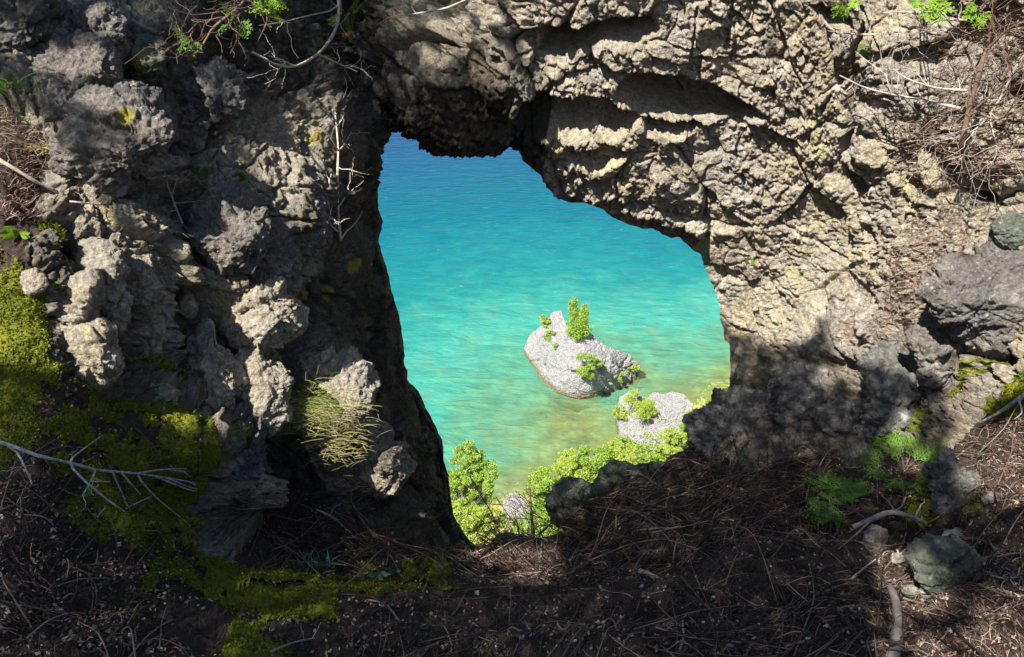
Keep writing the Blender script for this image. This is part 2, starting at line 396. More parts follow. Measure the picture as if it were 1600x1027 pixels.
OPEN = [(585,204),(608,207),(621,204),(638,206),(654,214),(672,216),(693,225),(717,233),(744,237),(761,227),(785,233),(800,228),(815,237),(817,252),(836,267),(851,279),(854,293),(875,310),(889,317),(916,317),
 (943,329),(957,340),(984,352),(1004,357),(1021,357),(1035,366),(1050,372),(1061,370),(1073,383),(1095,398),(1100,413),(1108,432),(1119,459),(1125,483),(1125,500),(1130,514),(1132,531),(1139,536),(1141,565),(1140,602),(1137,630),
 (1120,643),(1103,650),(1091,662),(1089,681),(1092,700),(1085,800),(1080,1000),(770,1000),(755,900),(748,857),(734,845),(719,825),(709,805),(706,785),(702,764),(702,744),(694,724),(690,687),(679,664),(669,643),(654,612),(637,594),
 (636,580),(632,572),(631,544),(629,524),(625,500),(620,480),(611,452),(606,425),(599,405),(592,377),(594,364),(599,347),(592,327),(589,273),(596,259),(596,244),(589,242),(589,225)]
OPENR = rough_poly(OPEN, 1.6, 5)
GROUND = [(-260,150),(20,150),(60,180),(100,235),(95,300),(80,335),(105,375),(60,400),(80,480),(75,560),(110,585),(180,600),(270,640),(330,655),(352,700),(322,760),(308,800),(318,850),(345,862),(372,795),(440,748),(520,768),(590,800),(660,828),(735,847),
 (748,857),(765,849),(775,836),(800,832),(837,842),(861,838),(880,826),(893,795),(928,767),(949,749),(982,743),(1003,729),(1038,727),(1048,711),(1070,701),(1089,692),
 (1200,712),(1290,700),(1350,705),(1400,695),(1470,700),(1490,665),(1530,625),(1590,565),(1860,540),(1860,1290),(-260,1290)]
GROUNDR = rough_poly(GROUND, 3., 6, 3)

def axis(a, b, s, lo, hi, S=9):
    return np.concatenate([np.arange(lo, a, S), np.arange(a, b, s), np.arange(b, hi, S)])
# carved hollows (+ away from camera) and ledges (-), in metres, with soft rims: (outline, depth, softness px)
CARVE = [
 ([(870,40),(1020,10),(1025,35),(990,60),(940,60),(880,90),(845,80),(850,45)], .24, 14),
 ([(975,110),(1035,105),(1110,125),(1180,165),(1195,178),(1150,185),(1080,180),(1000,165),(960,135)], .27, 15),
 ([(1000,170),(1060,180),(1130,190),(1060,200),(1010,195)], .22, 6),
 ([(820,130),(950,140),(1000,170),(960,195),(870,190),(800,175)], .22, 14),
 ([(850,215),(960,205),(1000,225),(940,240)], .08, 6),
 ([(560,-260),(600,-260),(600,60),(596,130),(590,200),(575,190),(560,100),(545,40)], .45, 16),
 ([(1336,180),(1352,185),(1362,210),(1358,235),(1345,240),(1330,225)], .20, 5),
 ([(1332,255),(1350,262),(1375,290),(1352,300),(1335,292)], .2, 5),
 ([(1292,298),(1330,305),(1312,325),(1300,315)], .15, 4),
 ([(1330,120),(1345,60),(1360,20),(1365,30),(1350,120),(1340,185),(1333,180)], .12, 5),
 ([(1428,268),(1460,285),(1450,295),(1432,290)], .16, 4),
 ([(1515,292),(1570,300),(1565,318),(1520,312)], .18, 5),
 ([(1575,115),(1620,130),(1620,170),(1580,160)], .16, 6),
 ([(1330,375),(1336,400),(1352,418),(1348,428),(1328,412),(1325,385)], .14, 3),
 ([(1352,345),(1362,345),(1400,400),(1392,404),(1365,375)], .12, 3),
 ([(200,280),(290,300),(330,380),(300,420),(250,400),(230,350),(170,330)], .16, 12),
 ([(240,440),(300,440),(320,520),(290,600),(250,610),(235,540)], .22, 9),
 ([(400,530),(470,540),(460,600),(430,560),(380,555)], .2, 8),
 ([(445,420),(470,430),(480,520),(450,540),(460,480)], .14, 8),
 ([(165,110),(250,130),(270,200),(260,260),(240,180),(180,140)], .14, 8),
 ([(320,650),(470,660),(500,760),(440,820),(380,800),(400,700)], .14, 14),
 ([(1290,565),(1370,560),(1400,600),(1330,620)], .08, 8),
 ([(1265,0),(1330,10),(1340,40),(1290,30)], .12, 5),
 ([(60,350),(105,355),(130,400),(100,430),(80,400)], .12, 6),
 ([(1470,500),(1600,540),(1600,580),(1530,560),(1450,520)], .15, 8),
]
def rock_disp(P):
    """large relief and fine relief of weathered limestone"""
    W = P+.08*np.stack([perlin(P*2.2), perlin(P*2.2+31), perlin(P*2.2+77)], -1)
    W2 = P+.030*np.stack([perlin(P*13), perlin(P*13+31), perlin(P*13+77)], -1)
    W3 = P+.010*np.stack([perlin(P*50), perlin(P*50+31), perlin(P*50+77)], -1)
    W2[..., 2] += .3*W2[..., 0]; W[..., 2] += .2*W[..., 0]
    big = .11*fbm(P*1.25, 3, .5)
    F1, F2, I, C = voro(W*np.array([2.4, 2.4, 3.2])); big = big+.05*sst(F2-F1, 0, .045)+.07*(I-.5)+.08*C
    F1, F2, I, C = voro(W2*np.array([6., 6., 8.])+9); big = big+.026*sst(F2-F1, 0, .07)+.030*(I-.5)+.030*C
    big = big+.03*fbm(P*5, 3, .55)
    F1, F2, I, C = voro(W2*np.array([15., 15., 20.])+3); f = .010*sst(F2-F1, 0, .12)+.018*(I-.5)+.016*C
    F1, F2, I, C = voro(W3*np.array([38., 38., 50.])+5); f = f+.011*(I-.5)+.008*C+.004*sst(F2-F1, 0, .15)
    F1, F2, I, C = voro(W3*80+15); f = f+.006*(I-.5)
    f = f+.008*fbm(W*8, 3, .6, True)+.009*fbm(P*34, 4, .7)
    m = sst(perlin(P*3.1+11), .05, .25)                      # pitted, solution-worn patches
    F1, F2, I, C = voro(W2*19+40); f = f-.028*m*(1-sst(F1, .12, .36))
    F1, F2, I, C = voro(W3*46+70); f = f-.012*(I > .6)*(1-sst(F1, .15, .42))
    return big, f
def arch_disp(P, X, Y):
    big, f = rock_disp(P); rw = sst(X, 820, 960); fm = sst(fbm(P*2.4+60, 3), -.25, .35); d = big*(1-.28*rw)+f*(1-rw+rw*(.42+.72*fm))
    c = np.zeros(X.shape)
    wx = 7*perlin(P*6); wy = 7*perlin(P*6+40)
    for poly, dep, soft in CARVE:
        q = np.array(poly); m = (X > q[:, 0].min()-40) & (X < q[:, 0].max()+40) & (Y > q[:, 1].min()-40) & (Y < q[:, 1].max()+40)
        x = X[m]+wx[m]; y = Y[m]+wy[m]; D = near_poly(x, y, q)[0]; D = np.where(in_poly(x, y, q), D, -D)
        c[m] = np.maximum(c[m], dep*sst(D, -soft*.4, soft))
    # smoother face on the left jamb and on the right of the hole
    ljam = sst(X, 440, 560)*(X < 760)*sst(Y, 180, 320); d = d*(1-.45*ljam)
    smooth = np.exp(-(((X-1200)/90)**2+((Y-440)/110)**2)); d = d*(1-.45*smooth)
    hid = in_poly(X, Y, GROUND); hd = near_poly(X, Y, GROUND)[0]
    d = d-np.where(hid, np.clip((hd-18)*.006, 0, .30), 0)
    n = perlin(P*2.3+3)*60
    w = sst(X+n, 380, 560)*(X < 860)*sst(Y+n, 60, 150)*(1-sst(X-Y*.55+n, 740, 860)*(X > 640))  # shade painted into the colour: jamb, lintel, right foot, top left, left bank
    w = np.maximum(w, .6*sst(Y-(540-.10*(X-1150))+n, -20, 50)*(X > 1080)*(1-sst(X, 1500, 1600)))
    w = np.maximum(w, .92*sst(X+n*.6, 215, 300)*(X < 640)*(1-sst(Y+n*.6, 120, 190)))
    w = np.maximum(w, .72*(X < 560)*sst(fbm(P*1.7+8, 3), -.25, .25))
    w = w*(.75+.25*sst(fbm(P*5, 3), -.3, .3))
    sp = np.zeros(X.shape)
    for a, b, r in ((540, 418, 9), (497, 450, 7), (499, 465, 6), (474, 228, 6)): sp = np.maximum(sp, 1-sst(np.hypot(X-a, Y-b)+4*perlin(P*30), r-3, r+2))
    md = (X > 812) & (X < 1112) & (Y > 225) & (Y < 415); dd_ = np.full(X.shape, 99.); dd_[md] = near_poly(X[md], Y[md], OPENR)[0]
    c = c+.60*(1-sst(dd_+6*perlin(P*9), 8, 27))*sst(X, 812, 840)*(1-sst(X, 1080, 1112))
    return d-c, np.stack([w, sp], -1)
def arch_skirt(V, fx, fy):
    cx, cy = 870, 480; rings = []
    for k in range(1, 15):
        s = k/14.; dep = 1.5*s**1.3; R = V-C0; dd = R@FW
        Q = C0+R*((dd+dep)/dd)[:, None]
        o = np.stack([(fx-cx), (fy-cy)], 1); o /= np.linalg.norm(o, axis=1)[:, None]
        n = (.5+.5*perlin(Q*3.))*.10*s+.03*s+.5*s*s
        Q = Q+(np.array([1., 0, 0])*o[:, :1]+UP*(-o[:, 1:]))*n[:, None]
        rings.append(Q)
    return rings
xs = axis(-20, 1620, 1.75, -260, 1870); ys = axis(-20, 960, 1.75, -260, 1200)
V, F, AI, AA = grid_mesh(xs, ys, lambda X, Y: ~(in_poly(X, Y, GROUND) & (near_poly(X, Y, GROUND)[0] > 90)), OPENR, base, arch_disp, arch_skirt, hole=True)
arch = mesh_obj("rock_arch", V, F, M_arch, attrs={"weathered": AA[:, 0], "spot": AA[:, 1]})  # first attribute holds the painted shade, second the lichen spots
tag(arch, "craggy tan and grey limestone arch around the big natural window onto the lake", "rock arch")
ALLPTS.append(V)
def lookup(I, px, py):
    ix = np.clip(np.searchsorted(I['xs'], px), 0, len(I['xs'])-1); iy = np.clip(np.searchsorted(I['ys'], py), 0, len(I['ys'])-1)
    return I['Q'][iy, ix], I['N'][iy, ix]

# ------------------------------------------------------------------ ground
def ground_base(X, Y):
    P = base(X, Y); R = C0-P; R /= np.linalg.norm(R, axis=-1)[..., None]; return P+R*.03
def ground_disp(P, X, Y):
    return .05*fbm(P*2.2, 3)+.018*fbm(P*9, 4, .55)+.006*fbm(P*45, 3, .6, True)
def ground_skirt(V, fx, fy):
    rings = []
    for k in range(1, 9):
        s = k/8.; R = V-C0; dd = R@FW
        wt_ = (.12+.88*((fx > 700) & (fx < 1105) & (fy > 660)))[:, None]
        Q = C0+R*((dd+.35*wt_[:, 0]*s**1.2)/dd)[:, None]+np.array([0, 0, -1.])*(.02*s+.7*s*s*s)*wt_
        rings.append(Q+.02*s*np.stack([perlin(Q*6), perlin(Q*6+5), perlin(Q*6+9)], -1))
    return rings
xs = axis(-20, 1620, 2.2, -260, 1870); ys = axis(140, 1040, 2.2, 140, 1290)
V, F, GI, _ = grid_mesh(xs, ys, None, GROUNDR, ground_base, ground_disp, ground_skirt)
ground = mesh_obj("ground", V, F, M_soil); tag(ground, None, None, None, 'structure'); ALLPTS.append(V)
def surf(px, py, lift=0.):
    """nearest point of ground or rock along the sight line, and its normal"""
    px = np.asarray(px, float); py = np.asarray(py, float)
    g = in_poly(np.atleast_1d(px), np.atleast_1d(py), GROUND).reshape(px.shape)
    Pg, Ng = lookup(GI, px, py); Pa, Na = lookup(AI, px, py)
    P = np.where(g[..., None], Pg, Pa); N = np.where(g[..., None], Ng, Na)
    return P+N*lift, N

# ------------------------------------------------------------------ loose and standing rocks
def boulder(name, label, cat, poly, mat, thick=.6, back=.0, dy=None, rough=1., group=None, tilt=0., block=.72, z=None, register=True):
    """closed rock whose outline follows the traced polygon; thick = depth of the body relative to its width"""
    poly = np.asarray(poly, float); c = poly.mean(0)
    ext = poly.max(0)-poly.min(0); n = int(np.clip(max(ext)*.42, 14, 78))
    if n not in _SG: _SG[n] = sphere_grid(n)
    S, F = _SG[n]
    a = np.arctan2(poly[:, 1]-c[1], poly[:, 0]-c[0]); r = np.hypot(poly[:, 0]-c[0], poly[:, 1]-c[1])
    o = np.argsort(a); a = a[o]; r = r[o]
    aa = np.concatenate([a-2*math.pi, a, a+2*math.pi]); rr = np.tile(r, 3)
    tt = np.linspace(-math.pi, math.pi, 145); R = np.interp(tt, aa, rr)
    ker = np.array([1, 2, 3, 2, 1.])/9; R2 = np.convolve(np.concatenate([R[-5:-1], R, R[1:5]]), ker, 'same')[4:-4]
    th = np.arctan2(-S[:, 1], S[:, 0]); rho = np.hypot(S[:, 0], S[:, 1])
    Rt = np.interp(th, tt, R2)
    if z is None:
        Pc = surf(c[0], c[1])[0] if dy is None else None
        if dy is None: d0 = (Pc-C0)@FW + back
        else: d0 = dy
    else: d0 = (at_z(c[0], c[1], z)-C0)@FW + back
    mpx = d0/FPX; rp = np.maximum(rho, 1e-6)**block
    px = c[0]+np.cos(th)*Rt*rp; py = c[1]+np.sin(th)*Rt*rp
    T = thick*.5*min(ext)*mpx*1.25
    zc = np.sign(S[:, 2])*np.abs(S[:, 2])**.8*T
    d = d0-zc+tilt*(py-c[1])*mpx
    P = C0+ray(px, py)*d[:, None]
    s = float(min(ext)*mpx)
    rel = P-P.mean(0)
    for _ in range(9):
        nn = rng.normal(size=3); nn /= np.linalg.norm(nn)
        if nn@FW > -.6: continue
        sp_ = rel@nn; lim = (.62+.22*rng.random())*sp_.max(); rel = rel-nn*(np.maximum(0, sp_-lim)*.9)[:, None]
    P = rel+P.mean(0)
    f = 1./max(s, .03); sd = rng.random(3)*50
    # outward direction
    O = S[:, :1]*np.array([1., 0, 0])+S[:, 1:2]*UP-S[:, 2:3]*FW
    Q = P*f+sd
    W = Q+.25*np.stack([perlin(Q*1.7), perlin(Q*1.7+9), perlin(Q*1.7+21)], -1)
    D = .12*fbm(Q*1.3, 3)
    F1, F2, I, C = voro(W*np.array([1.3, 1.3, 1.9])); D = D+.07*(I-.5)+.025*sst(F2-F1, 0, .08)+.16*C
    F1, F2, I, C = voro(W*np.array([3.5, 3.5, 6.])); D = D+.03*(I-.5)+.014*sst(F2-F1, 0, .14)+.055*C
    F1, F2, I, C = voro(W*np.array([10, 10, 17.])); D = D+.008*(I-.5)+.016*C
    D = D+.014*fbm(Q*7, 4, .65, True)
    m_ = sst(perlin(Q*1.4+3), 0, .3); F1, F2, I, C = voro(W*7+4); D = D-.03*m_*(1-sst(F1, .12, .38))
    D = D*s*rough
    if s < 3: D = D+(.007*fbm(P*38, 4, .7, True)+.012*fbm(P*12, 3, .6, True))*min(1, s/.2)*rough
    V = P+O*D[:, None]
    at = {}
    for k_, x_, y_, r_ in SPOTS:
        if k_ in label: bx, by, _ = pix(V); at['spot'] = np.maximum(at.get('spot', 0), (1-sst(np.hypot(bx-x_, by-y_)+r_*.5*perlin(P*25), r_*.6, r_*1.1))*(S[:, 2] > 0))
    ob = mesh_obj(name, V, F[:, ::-1], mat, attrs=at); tag(ob, label, cat, group)
    if register: ALLPTS.append(V)
    return ob, V
SPOTS = [('bright yellow lichen', 196, 183, 15), ('round green lichen', 220, 92, 20), ('white lichen', 372, 722, 9), ('white lichen', 358, 795, 7), ('white lichen', 362, 690, 6), ('white smear', 1415, 655, 7)]
def ell(x, y, a, b, rot=0, n=14, j=.12):
    t = np.linspace(0, 2*math.pi, n, endpoint=False); k = 1+j*(rng.random(n)*2-1)
    u, v = a*np.cos(t)*k, b*np.sin(t)*k; r = math.radians(rot)
    return [(x+p*math.cos(r)-q*math.sin(r), y+p*math.sin(r)+q*math.cos(r)) for p, q in zip(u, v)]
G1 = "weathered boulders heaped on the left bank"; G2 = "rocks piled below the right wall"; G3 = "eroded limestone knobs in the sun on the left"
B = [
 ("boulder","dark flat boulder in the top left corner with a sunlit crest",[(50,40),(80,15),(130,12),(180,22),(192,38),(188,62),(150,70),(110,68),(80,72),(45,66)],M_grey,.8,G1),
 ("boulder","dusky stone cut by the top edge at the far left corner",[(-40,-20),(30,-10),(75,5),(70,30),(50,58),(10,66),(-40,50)],M_dark,.8,G1),
 ("boulder","dark rounded boulder with a pale ridge above the yellow spotted boulder",[(48,108),(58,80),(95,68),(140,72),(160,90),(170,110),(150,135),(120,148),(70,148),(50,135)],M_grey,.9,G1),
 ("boulder","small grey slab right of the crested dark boulder",[(192,32),(225,28),(252,42),(246,60),(225,70),(198,64)],M_grey,.8,G1),
 ("boulder","stone with a round green lichen patch near the top left",[(192,78),(215,66),(245,66),(255,90),(245,108),(212,116),(195,105)],M_green,.8,G1),
 ("boulder","large grey boulder with a bright yellow lichen spot",[(105,240),(112,200),(130,165),(150,142),(190,136),(245,160),(248,190),(252,222),(225,240),(205,270),(170,285),(150,305),(125,290),(112,265)],M_grey,.8,G1),
 ("boulder","dim round boulder in deep shade below the hanging cedar",[(290,160),(310,115),(345,105),(370,140),(360,165),(330,170)],M_dark,.7,G1),
 ("boulder","pale rounded boulder beside the low leafy plants",[(318,330),(345,302),(385,305),(405,340),(402,385),(375,412),(345,415),(322,380)],M_grey,.8,G1),
 ("boulder","grey boulder leaning on the pale rounded one",[(395,350),(425,350),(450,385),(452,410),(430,430),(390,436),(372,420),(400,390)],M_grey,.8,G1),
 ("boulder","sunlit creased block standing over the dark hollow",[(355,450),(375,438),(420,432),(432,450),(425,470),(460,480),(458,505),(430,530),(390,532),(362,505),(358,480)],M_arch,.7,G1),
 ("boulder","knobby stone with ragged lobes beside the bare upright twig",[(420,300),(450,280),(485,300),(490,345),(480,390),(465,415),(440,390),(425,345)],M_grey,.7,G1),
 ("eroded_rock","tall sunlit knob topping the honeycombed rock",[(133,390),(160,384),(184,398),(184,442),(170,478),(150,470),(148,440),(136,420)],M_arch,.8,G3),
 ("eroded_rock","slanting finger of pale rock left of the tall knob",[(85,497),(112,470),(136,436),(150,440),(140,480),(125,502),(102,510)],M_arch,.8,G3),
 ("eroded_rock","narrow sunlit pillar on the right of the honeycombed rock",[(205,405),(226,396),(235,430),(228,480),(212,488),(196,470),(208,440)],M_arch,.8,G3),
 ("eroded_rock","stumpy lump between the two sunlit pillars",[(155,450),(175,440),(196,480),(180,515),(162,500),(150,480)],M_arch,.8,G3),
 ("eroded_rock","broad low lump at the mossy foot of the honeycombed rock",[(85,520),(110,512),(150,508),(175,545),(178,575),(150,590),(110,580),(82,560)],M_arch,.7,G3),
 ("eroded_rock","elongated upright knob right of the broad low lump",[(200,510),(222,488),(240,500),(244,540),(232,575),(205,575),(190,540)],M_arch,.7,G3),
 ("eroded_rock","rounded sunlit knob poking out above the dark moss",[(215,590),(250,602),(272,625),(265,642),(235,645),(205,622)],M_arch,.7,G3),
 ("eroded_rock","small pebble like knob on the mossy edge at the left",[(36,430),(60,428),(72,445),(60,452),(38,448)],M_arch,.8,G3),
 ("eroded_rock","little sunlit nub above the green grass tuft",[(278,470),(290,460),(302,470),(296,495),(280,492)],M_arch,.8,G3),
 ("standing_stone","pointed sunlit pinnacle rising from the shaded gully",[(312,525),(330,512),(334,548),(355,565),(362,600),(352,640),(310,644),(298,600),(302,560)],M_arch,.8,None),
 ("standing_stone","jagged pale stone right of the pointed pinnacle",[(388,545),(402,540),(412,570),(434,575),(442,620),(436,660),(415,680),(392,650),(382,600)],M_arch,.7,None),
 ("boulder","dark boulder flecked with white lichen at the edge of the moss",[(335,650),(372,645),(395,662),(392,720),(366,760),(362,800),(345,845),(318,850),(312,800),(335,740),(345,690)],M_dark,.7,None),
 ("ledge_rock","sunlit ledge under the tall dry grass",[(470,590),(500,570),(540,552),(555,580),(565,620),(550,660),(520,680),(480,640)],M_arch,.7,None),
 ("ledge_rock","blunt rock nose under the trailing roots",[(560,650),(585,660),(600,700),(622,712),(625,745),(600,765),(560,745),(545,700)],M_arch,.7,None),
 ("ledge_rock","thin upright flake of rock behind the dry grass",[(540,548),(552,545),(556,575),(568,600),(570,640),(556,640),(548,600),(536,590)],M_arch,.8,None),
 ("boulder","great overhanging grey boulder at the right edge",[(1456,458),(1490,425),(1530,395),(1580,384),(1660,380),(1700,430),(1700,540),(1640,540),(1600,534),(1540,520),(1500,502),(1475,482)],M_grey,.6,G2),
 ("boulder","cracked boulder tucked under the great overhanging one",[(1436,530),(1455,505),(1500,503),(1560,530),(1580,560),(1545,575),(1535,590),(1515,604),(1480,600),(1445,580)],M_grey,.6,G2),
 ("boulder","dark hunched boulder with a white smear below the cracked one",[(1372,640),(1378,612),(1410,600),(1440,605),(1462,640),(1455,670),(1430,690),(1400,680),(1375,665)],M_dark,.7,G2),
 ("boulder","narrow dark stone standing beside the brown mossy soil",[(1478,610),(1510,600),(1520,620),(1514,655),(1495,665),(1474,645)],M_dark,.7,G2),
 ("boulder","low dark stone lying in the middle of the rock pile",[(1290,650),(1330,640),(1360,655),(1372,672),(1340,680),(1300,668)],M_dark,.7,G2),
 ("boulder","rounded shaded boulder bulging at the foot of the window",[(1090,680),(1092,660),(1110,648),(1140,632),(1190,640),(1215,670),(1190,705),(1140,712),(1100,705)],M_dark,.7,G2),
 ("boulder","shaded boulder with grey shoulders under the sunlit wall",[(1215,600),(1260,580),(1300,590),(1315,620),(1300,650),(1255,660),(1220,640)],M_grey,.6,G2),
 ("boulder","slanting shaded stone above the cedar seedling",[(1370,560),(1420,550),(1440,575),(1430,600),(1390,605),(1365,590)],M_dark,.6,G2),
 ("boulder","sun striped tan stone on the litter shelf",[(1340,505),(1360,490),(1395,495),(1405,515),(1385,530),(1350,525)],M_tan,.6,G2),
 ("boulder","olive capped stone above the great overhanging boulder",[(1555,352),(1575,338),(1620,335),(1640,360),(1620,382),(1575,382)],M_green,.7,G2),
 ("boulder","small bluish stone wedged above the great boulder",[(1530,385),(1550,374),(1566,380),(1556,398),(1534,398)],M_grey,.7,G2),
 ("boulder","lit round stone under the red needle heap",[(1436,265),(1460,240),(1485,238),(1505,255),(1495,280),(1460,290)],M_arch,.5,G2),
 ("boulder","lumpy lit block left of the red needle heap",[(1345,210),(1365,198),(1410,200),(1430,225),(1420,255),(1385,262),(1352,250)],M_arch,.5,G2),
 ("boulder","long lit block above the lumpy one",[(1338,165),(1370,158),(1420,162),(1440,185),(1400,200),(1350,190)],M_arch,.5,G2),
 ("boulder","chunky lit stone projecting under the long crack",[(1294,275),(1320,264),(1345,280),(1338,305),(1315,312),(1296,300)],M_arch,.5,G2),
 ("boulder","grey green squared block on the lip of the window",[(869,770),(880,763),(918,765),(925,775),(905,795),(893,815),(882,820),(869,806)],M_green,.9,None),
 ("boulder","long green tinged slab lying along the lip of the window",[(922,768),(948,748),(982,740),(1003,727),(1034,728),(1010,745),(965,765),(935,785)],M_green,.6,None),
 ("boulder","half buried dark green slab in the lower right soil",[(1445,868),(1475,862),(1520,885),(1555,905),(1560,950),(1535,962),(1500,930),(1455,900)],M_green,.16,None),
 ("boulder","tall dark stone beside the cedar seedling",[(1470,722),(1490,716),(1500,745),(1515,775),(1532,812),(1518,824),(1492,805),(1474,770)],M_dark,.6,None),
 ("boulder","egg shaped grey stone half sunk in the twigs",[(1354,840),(1366,826),(1380,832),(1378,858),(1364,864)],M_grey,.7,None),
 ("stone","white angular stone below the tall dark stone",[(1470,842),(1486,832),(1504,836),(1502,850),(1480,856)],M_white,.7,"pale loose stones on the lower right soil"),
 ("stone","creamy stone right of the tall dark stone",[(1538,778),(1556,774),(1564,784),(1552,792),(1540,788)],M_white,.7,"pale loose stones on the lower right soil"),
 ("stone","small whitish stone resting on the green slab",[(1484,878),(1498,874),(1504,882),(1492,888)],M_white,.7,"pale loose stones on the lower right soil"),
 ("stone","pinkish white stone right of the weathered log",[(1440,920),(1456,916),(1462,928),(1448,932)],M_white,.7,"pale loose stones on the lower right soil"),
 ("stone","dull cream stone touching the top of the log",[(1413,922),(1428,918),(1434,928),(1420,932)],M_white,.7,"pale loose stones on the lower right soil"),
 ("stone","tiny pale pebble in front of the egg shaped stone",[(1396,872),(1406,866),(1410,878),(1400,882)],M_white,.7,"pale loose stones on the lower right soil"),
 ("stone","grey pebble on the bottom edge right of centre",[(1130,1015),(1146,1012),(1152,1022),(1138,1028)],M_white,.7,None),
]
BO = {}
for nm, lb, poly, mat, thk, grp in B:
    bk = 0. if mat is not M_arch or poly[0][0] > 700 else (-.19 if nm == 'standing_stone' else (-.06 if nm == 'eroded_rock' else (-.11 if 'creased' in lb else -.07)))
    o, v = boulder(nm, lb, nm.replace('_', ' ') if nm != 'boulder' else 'boulder', poly, mat, thk, back=bk, group=grp, rough=1.45 if mat is M_dark else 1., block=.5 if 'great over' in lb or 'cracked' in lb else .72)
    BO[lb] = v
# ------------------------------------------------------------------ the lake, its bed and the far shore
SHORE = np.array([(-300, 10), (-60, 20), (-20, 27), (-4, 28.5), (1, 32.5), (8, 38), (14, 43), (25, 52), (60, 66), (300, 90)], float)
def shore_s(x, y):
    """metres out from the shoreline, negative on land"""
    D = np.full(np.shape(x), 1e9)
    for (ax, ay), (bx, by) in zip(SHORE[:-1], SHORE[1:]):
        ex, ey = bx-ax, by-ay; t = np.clip(((x-ax)*ex+(y-ay)*ey)/(ex*ex+ey*ey), 0, 1); D = np.minimum(D, np.hypot(x-ax-t*ex, y-ay-t*ey))
    return np.where(y > np.interp(x, SHORE[:, 0], SHORE[:, 1]), D, -D)
def nonuni(c, r, s, R, g=1.12):
    a = [0.]; st = s
    while a[-1] < R:
        if a[-1] > r: st *= g
        a.append(a[-1]+st)
    a = np.array(a); return np.concatenate([c-a[::-1][:-1], c+a])
gx = nonuni(5, 55, .8, 6000); gy = nonuni(70, 60, .8, 6000); gy = gy[gy > 8]
X, Y = np.meshgrid(gx, gy)
def sheet(X, Y, Z):
    ny, nx = X.shape; i = (np.arange(ny-1)[:, None]*nx+np.arange(nx-1)).ravel()
    return np.stack([X, Y, Z], -1).reshape(-1, 3), np.stack([i, i+1, i+nx+1, i+nx], 1)
s = shore_s(X, Y); q = np.stack([X*.07, Y*.07, 0*X], -1)
ISL = (3.9, 44.)
di = np.hypot(X-ISL[0], (Y-ISL[1])*.8)
depth = np.minimum(s*(1+.35*perlin(q*1.3)), 4+di*1.0)+1.5*fbm(q*2.5, 3)*sst(s, 2, 18)
sc_ = at_z(905., 672., 0.); sc2 = at_z(1010., 590., 0.)
rr = np.minimum(np.hypot(X-sc_[0], (Y-sc_[1])*.8), np.hypot(X-sc2[0]+.5, Y-sc2[1])+2.); depth = np.minimum(depth, .3+.62*rr+.8*fbm(q*6, 2))
V, F = sheet(X, Y, 0*X)
water = mesh_obj("water", V, F[:, :], None, mats=[bpy.data.materials.new("x")], attrs={"depth": np.maximum(depth, 0), "out": s}, origin=(0, 0, 0))
tag(water, None, None, None, 'structure')
m, nt, out = new_mat("lake_water"); t = NT(nt); co = t.n("NewGeometry").outputs["Position"]
at = t.n("Attribute", attribute_name="depth").outputs["Fac"]
dn = t.math('ADD', at, t.math('MULTIPLY', t.math('SUBTRACT', t.noise(co, .35, 5, .6), .5), t.mapr(at, 0, 14, 1., 8.)))
c = t.ramp(t.mapr(dn, 0, 50), [(0, (.26, .24, .07)), (.024, (.20, .29, .11)), (.06, (.12, .34, .20)), (.13, (.055, .29, .21)), (.24, (.012, .175, .165)), (.40, (.001, .108, .145)), (.60, (.0, .068, .138)), (.80, (.0, .043, .135)), (1., (.0, .028, .135))])
mp = t.n("Mapping"); mp.inputs["Rotation"].default_value = (0, 0, math.radians(20)); mp.inputs["Scale"].default_value = (.55, 1.25, 1); t.l(co, mp.inputs[0])
wv = mp.outputs[0]
h = t.math('ADD', t.math('MULTIPLY', t.noise(wv, .55, 3, .55, .6), 1.5), t.math('MULTIPLY', t.noise(wv, 1.9, 4, .6, .8), .45))
h = t.math('ADD', h, t.math('MULTIPLY', t.noise(wv, 6., 3, .6, .4), .10))
mq = t.n("Mapping"); mq.inputs["Scale"].default_value = (1, .5, 1); t.l(co, mq.inputs[0])
pat = t.math('MULTIPLY', t.mapr(t.noise(mq.outputs[0], .5, 4, .6, .3), .50, .64), t.mapr(at, 2, 13, .3, 0.))
c = t.mix(pat, c, (.20, .25, .08))
vs = t.vor(mq.outputs[0], 1.1); c = t.mix(t.math('MULTIPLY', t.mapr(vs.outputs['Distance'], .25, .62, 0, 1), t.mapr(at, 1, 9, .4, 0.)), c, (.07, .13, .05))
crest = t.mapr(t.noise(wv, 2.2, 6, .68, 1.2), .60, .80, 0, .26)  # pale streaks paint the sky's reflection into the water colour
c = t.mix(crest, c, (.45, .72, .74))
c = t.mix(t.mapr(t.noise(wv, .9, 5, .65, .6), .38, .60, .5, 0), c, t.mix(.5, c, (0., .06, .10)))
bp = t.n("Bump"); bp.inputs["Strength"].default_value = .65; bp.inputs["Distance"].default_value = .35; t.l(h, bp.inputs["Height"])
b = t.n("BsdfPrincipled"); t.l(c, b.inputs["Base Color"]); b.inputs["Roughness"].default_value = .12; b.inputs["IOR"].default_value = 1.14; b.inputs["Specular IOR Level"].default_value = .07
t.l(bp.outputs[0], b.inputs["Normal"])
tr = t.n("BsdfTransparent"); t.l(t.mix(.6, (.75, 1., .9), (.9, 1, .95)), tr.inputs[0]); mx = t.n("MixShader")
t.l(t.mapr(at, .2, 7, .5, 1.), mx.inputs[0]); t.l(tr.outputs[0], mx.inputs[1]); t.l(b.outputs[0], mx.inputs[2])
t.l(mx.outputs[0], out.inputs[0]); water.data.materials.clear(); water.data.materials.append(m)
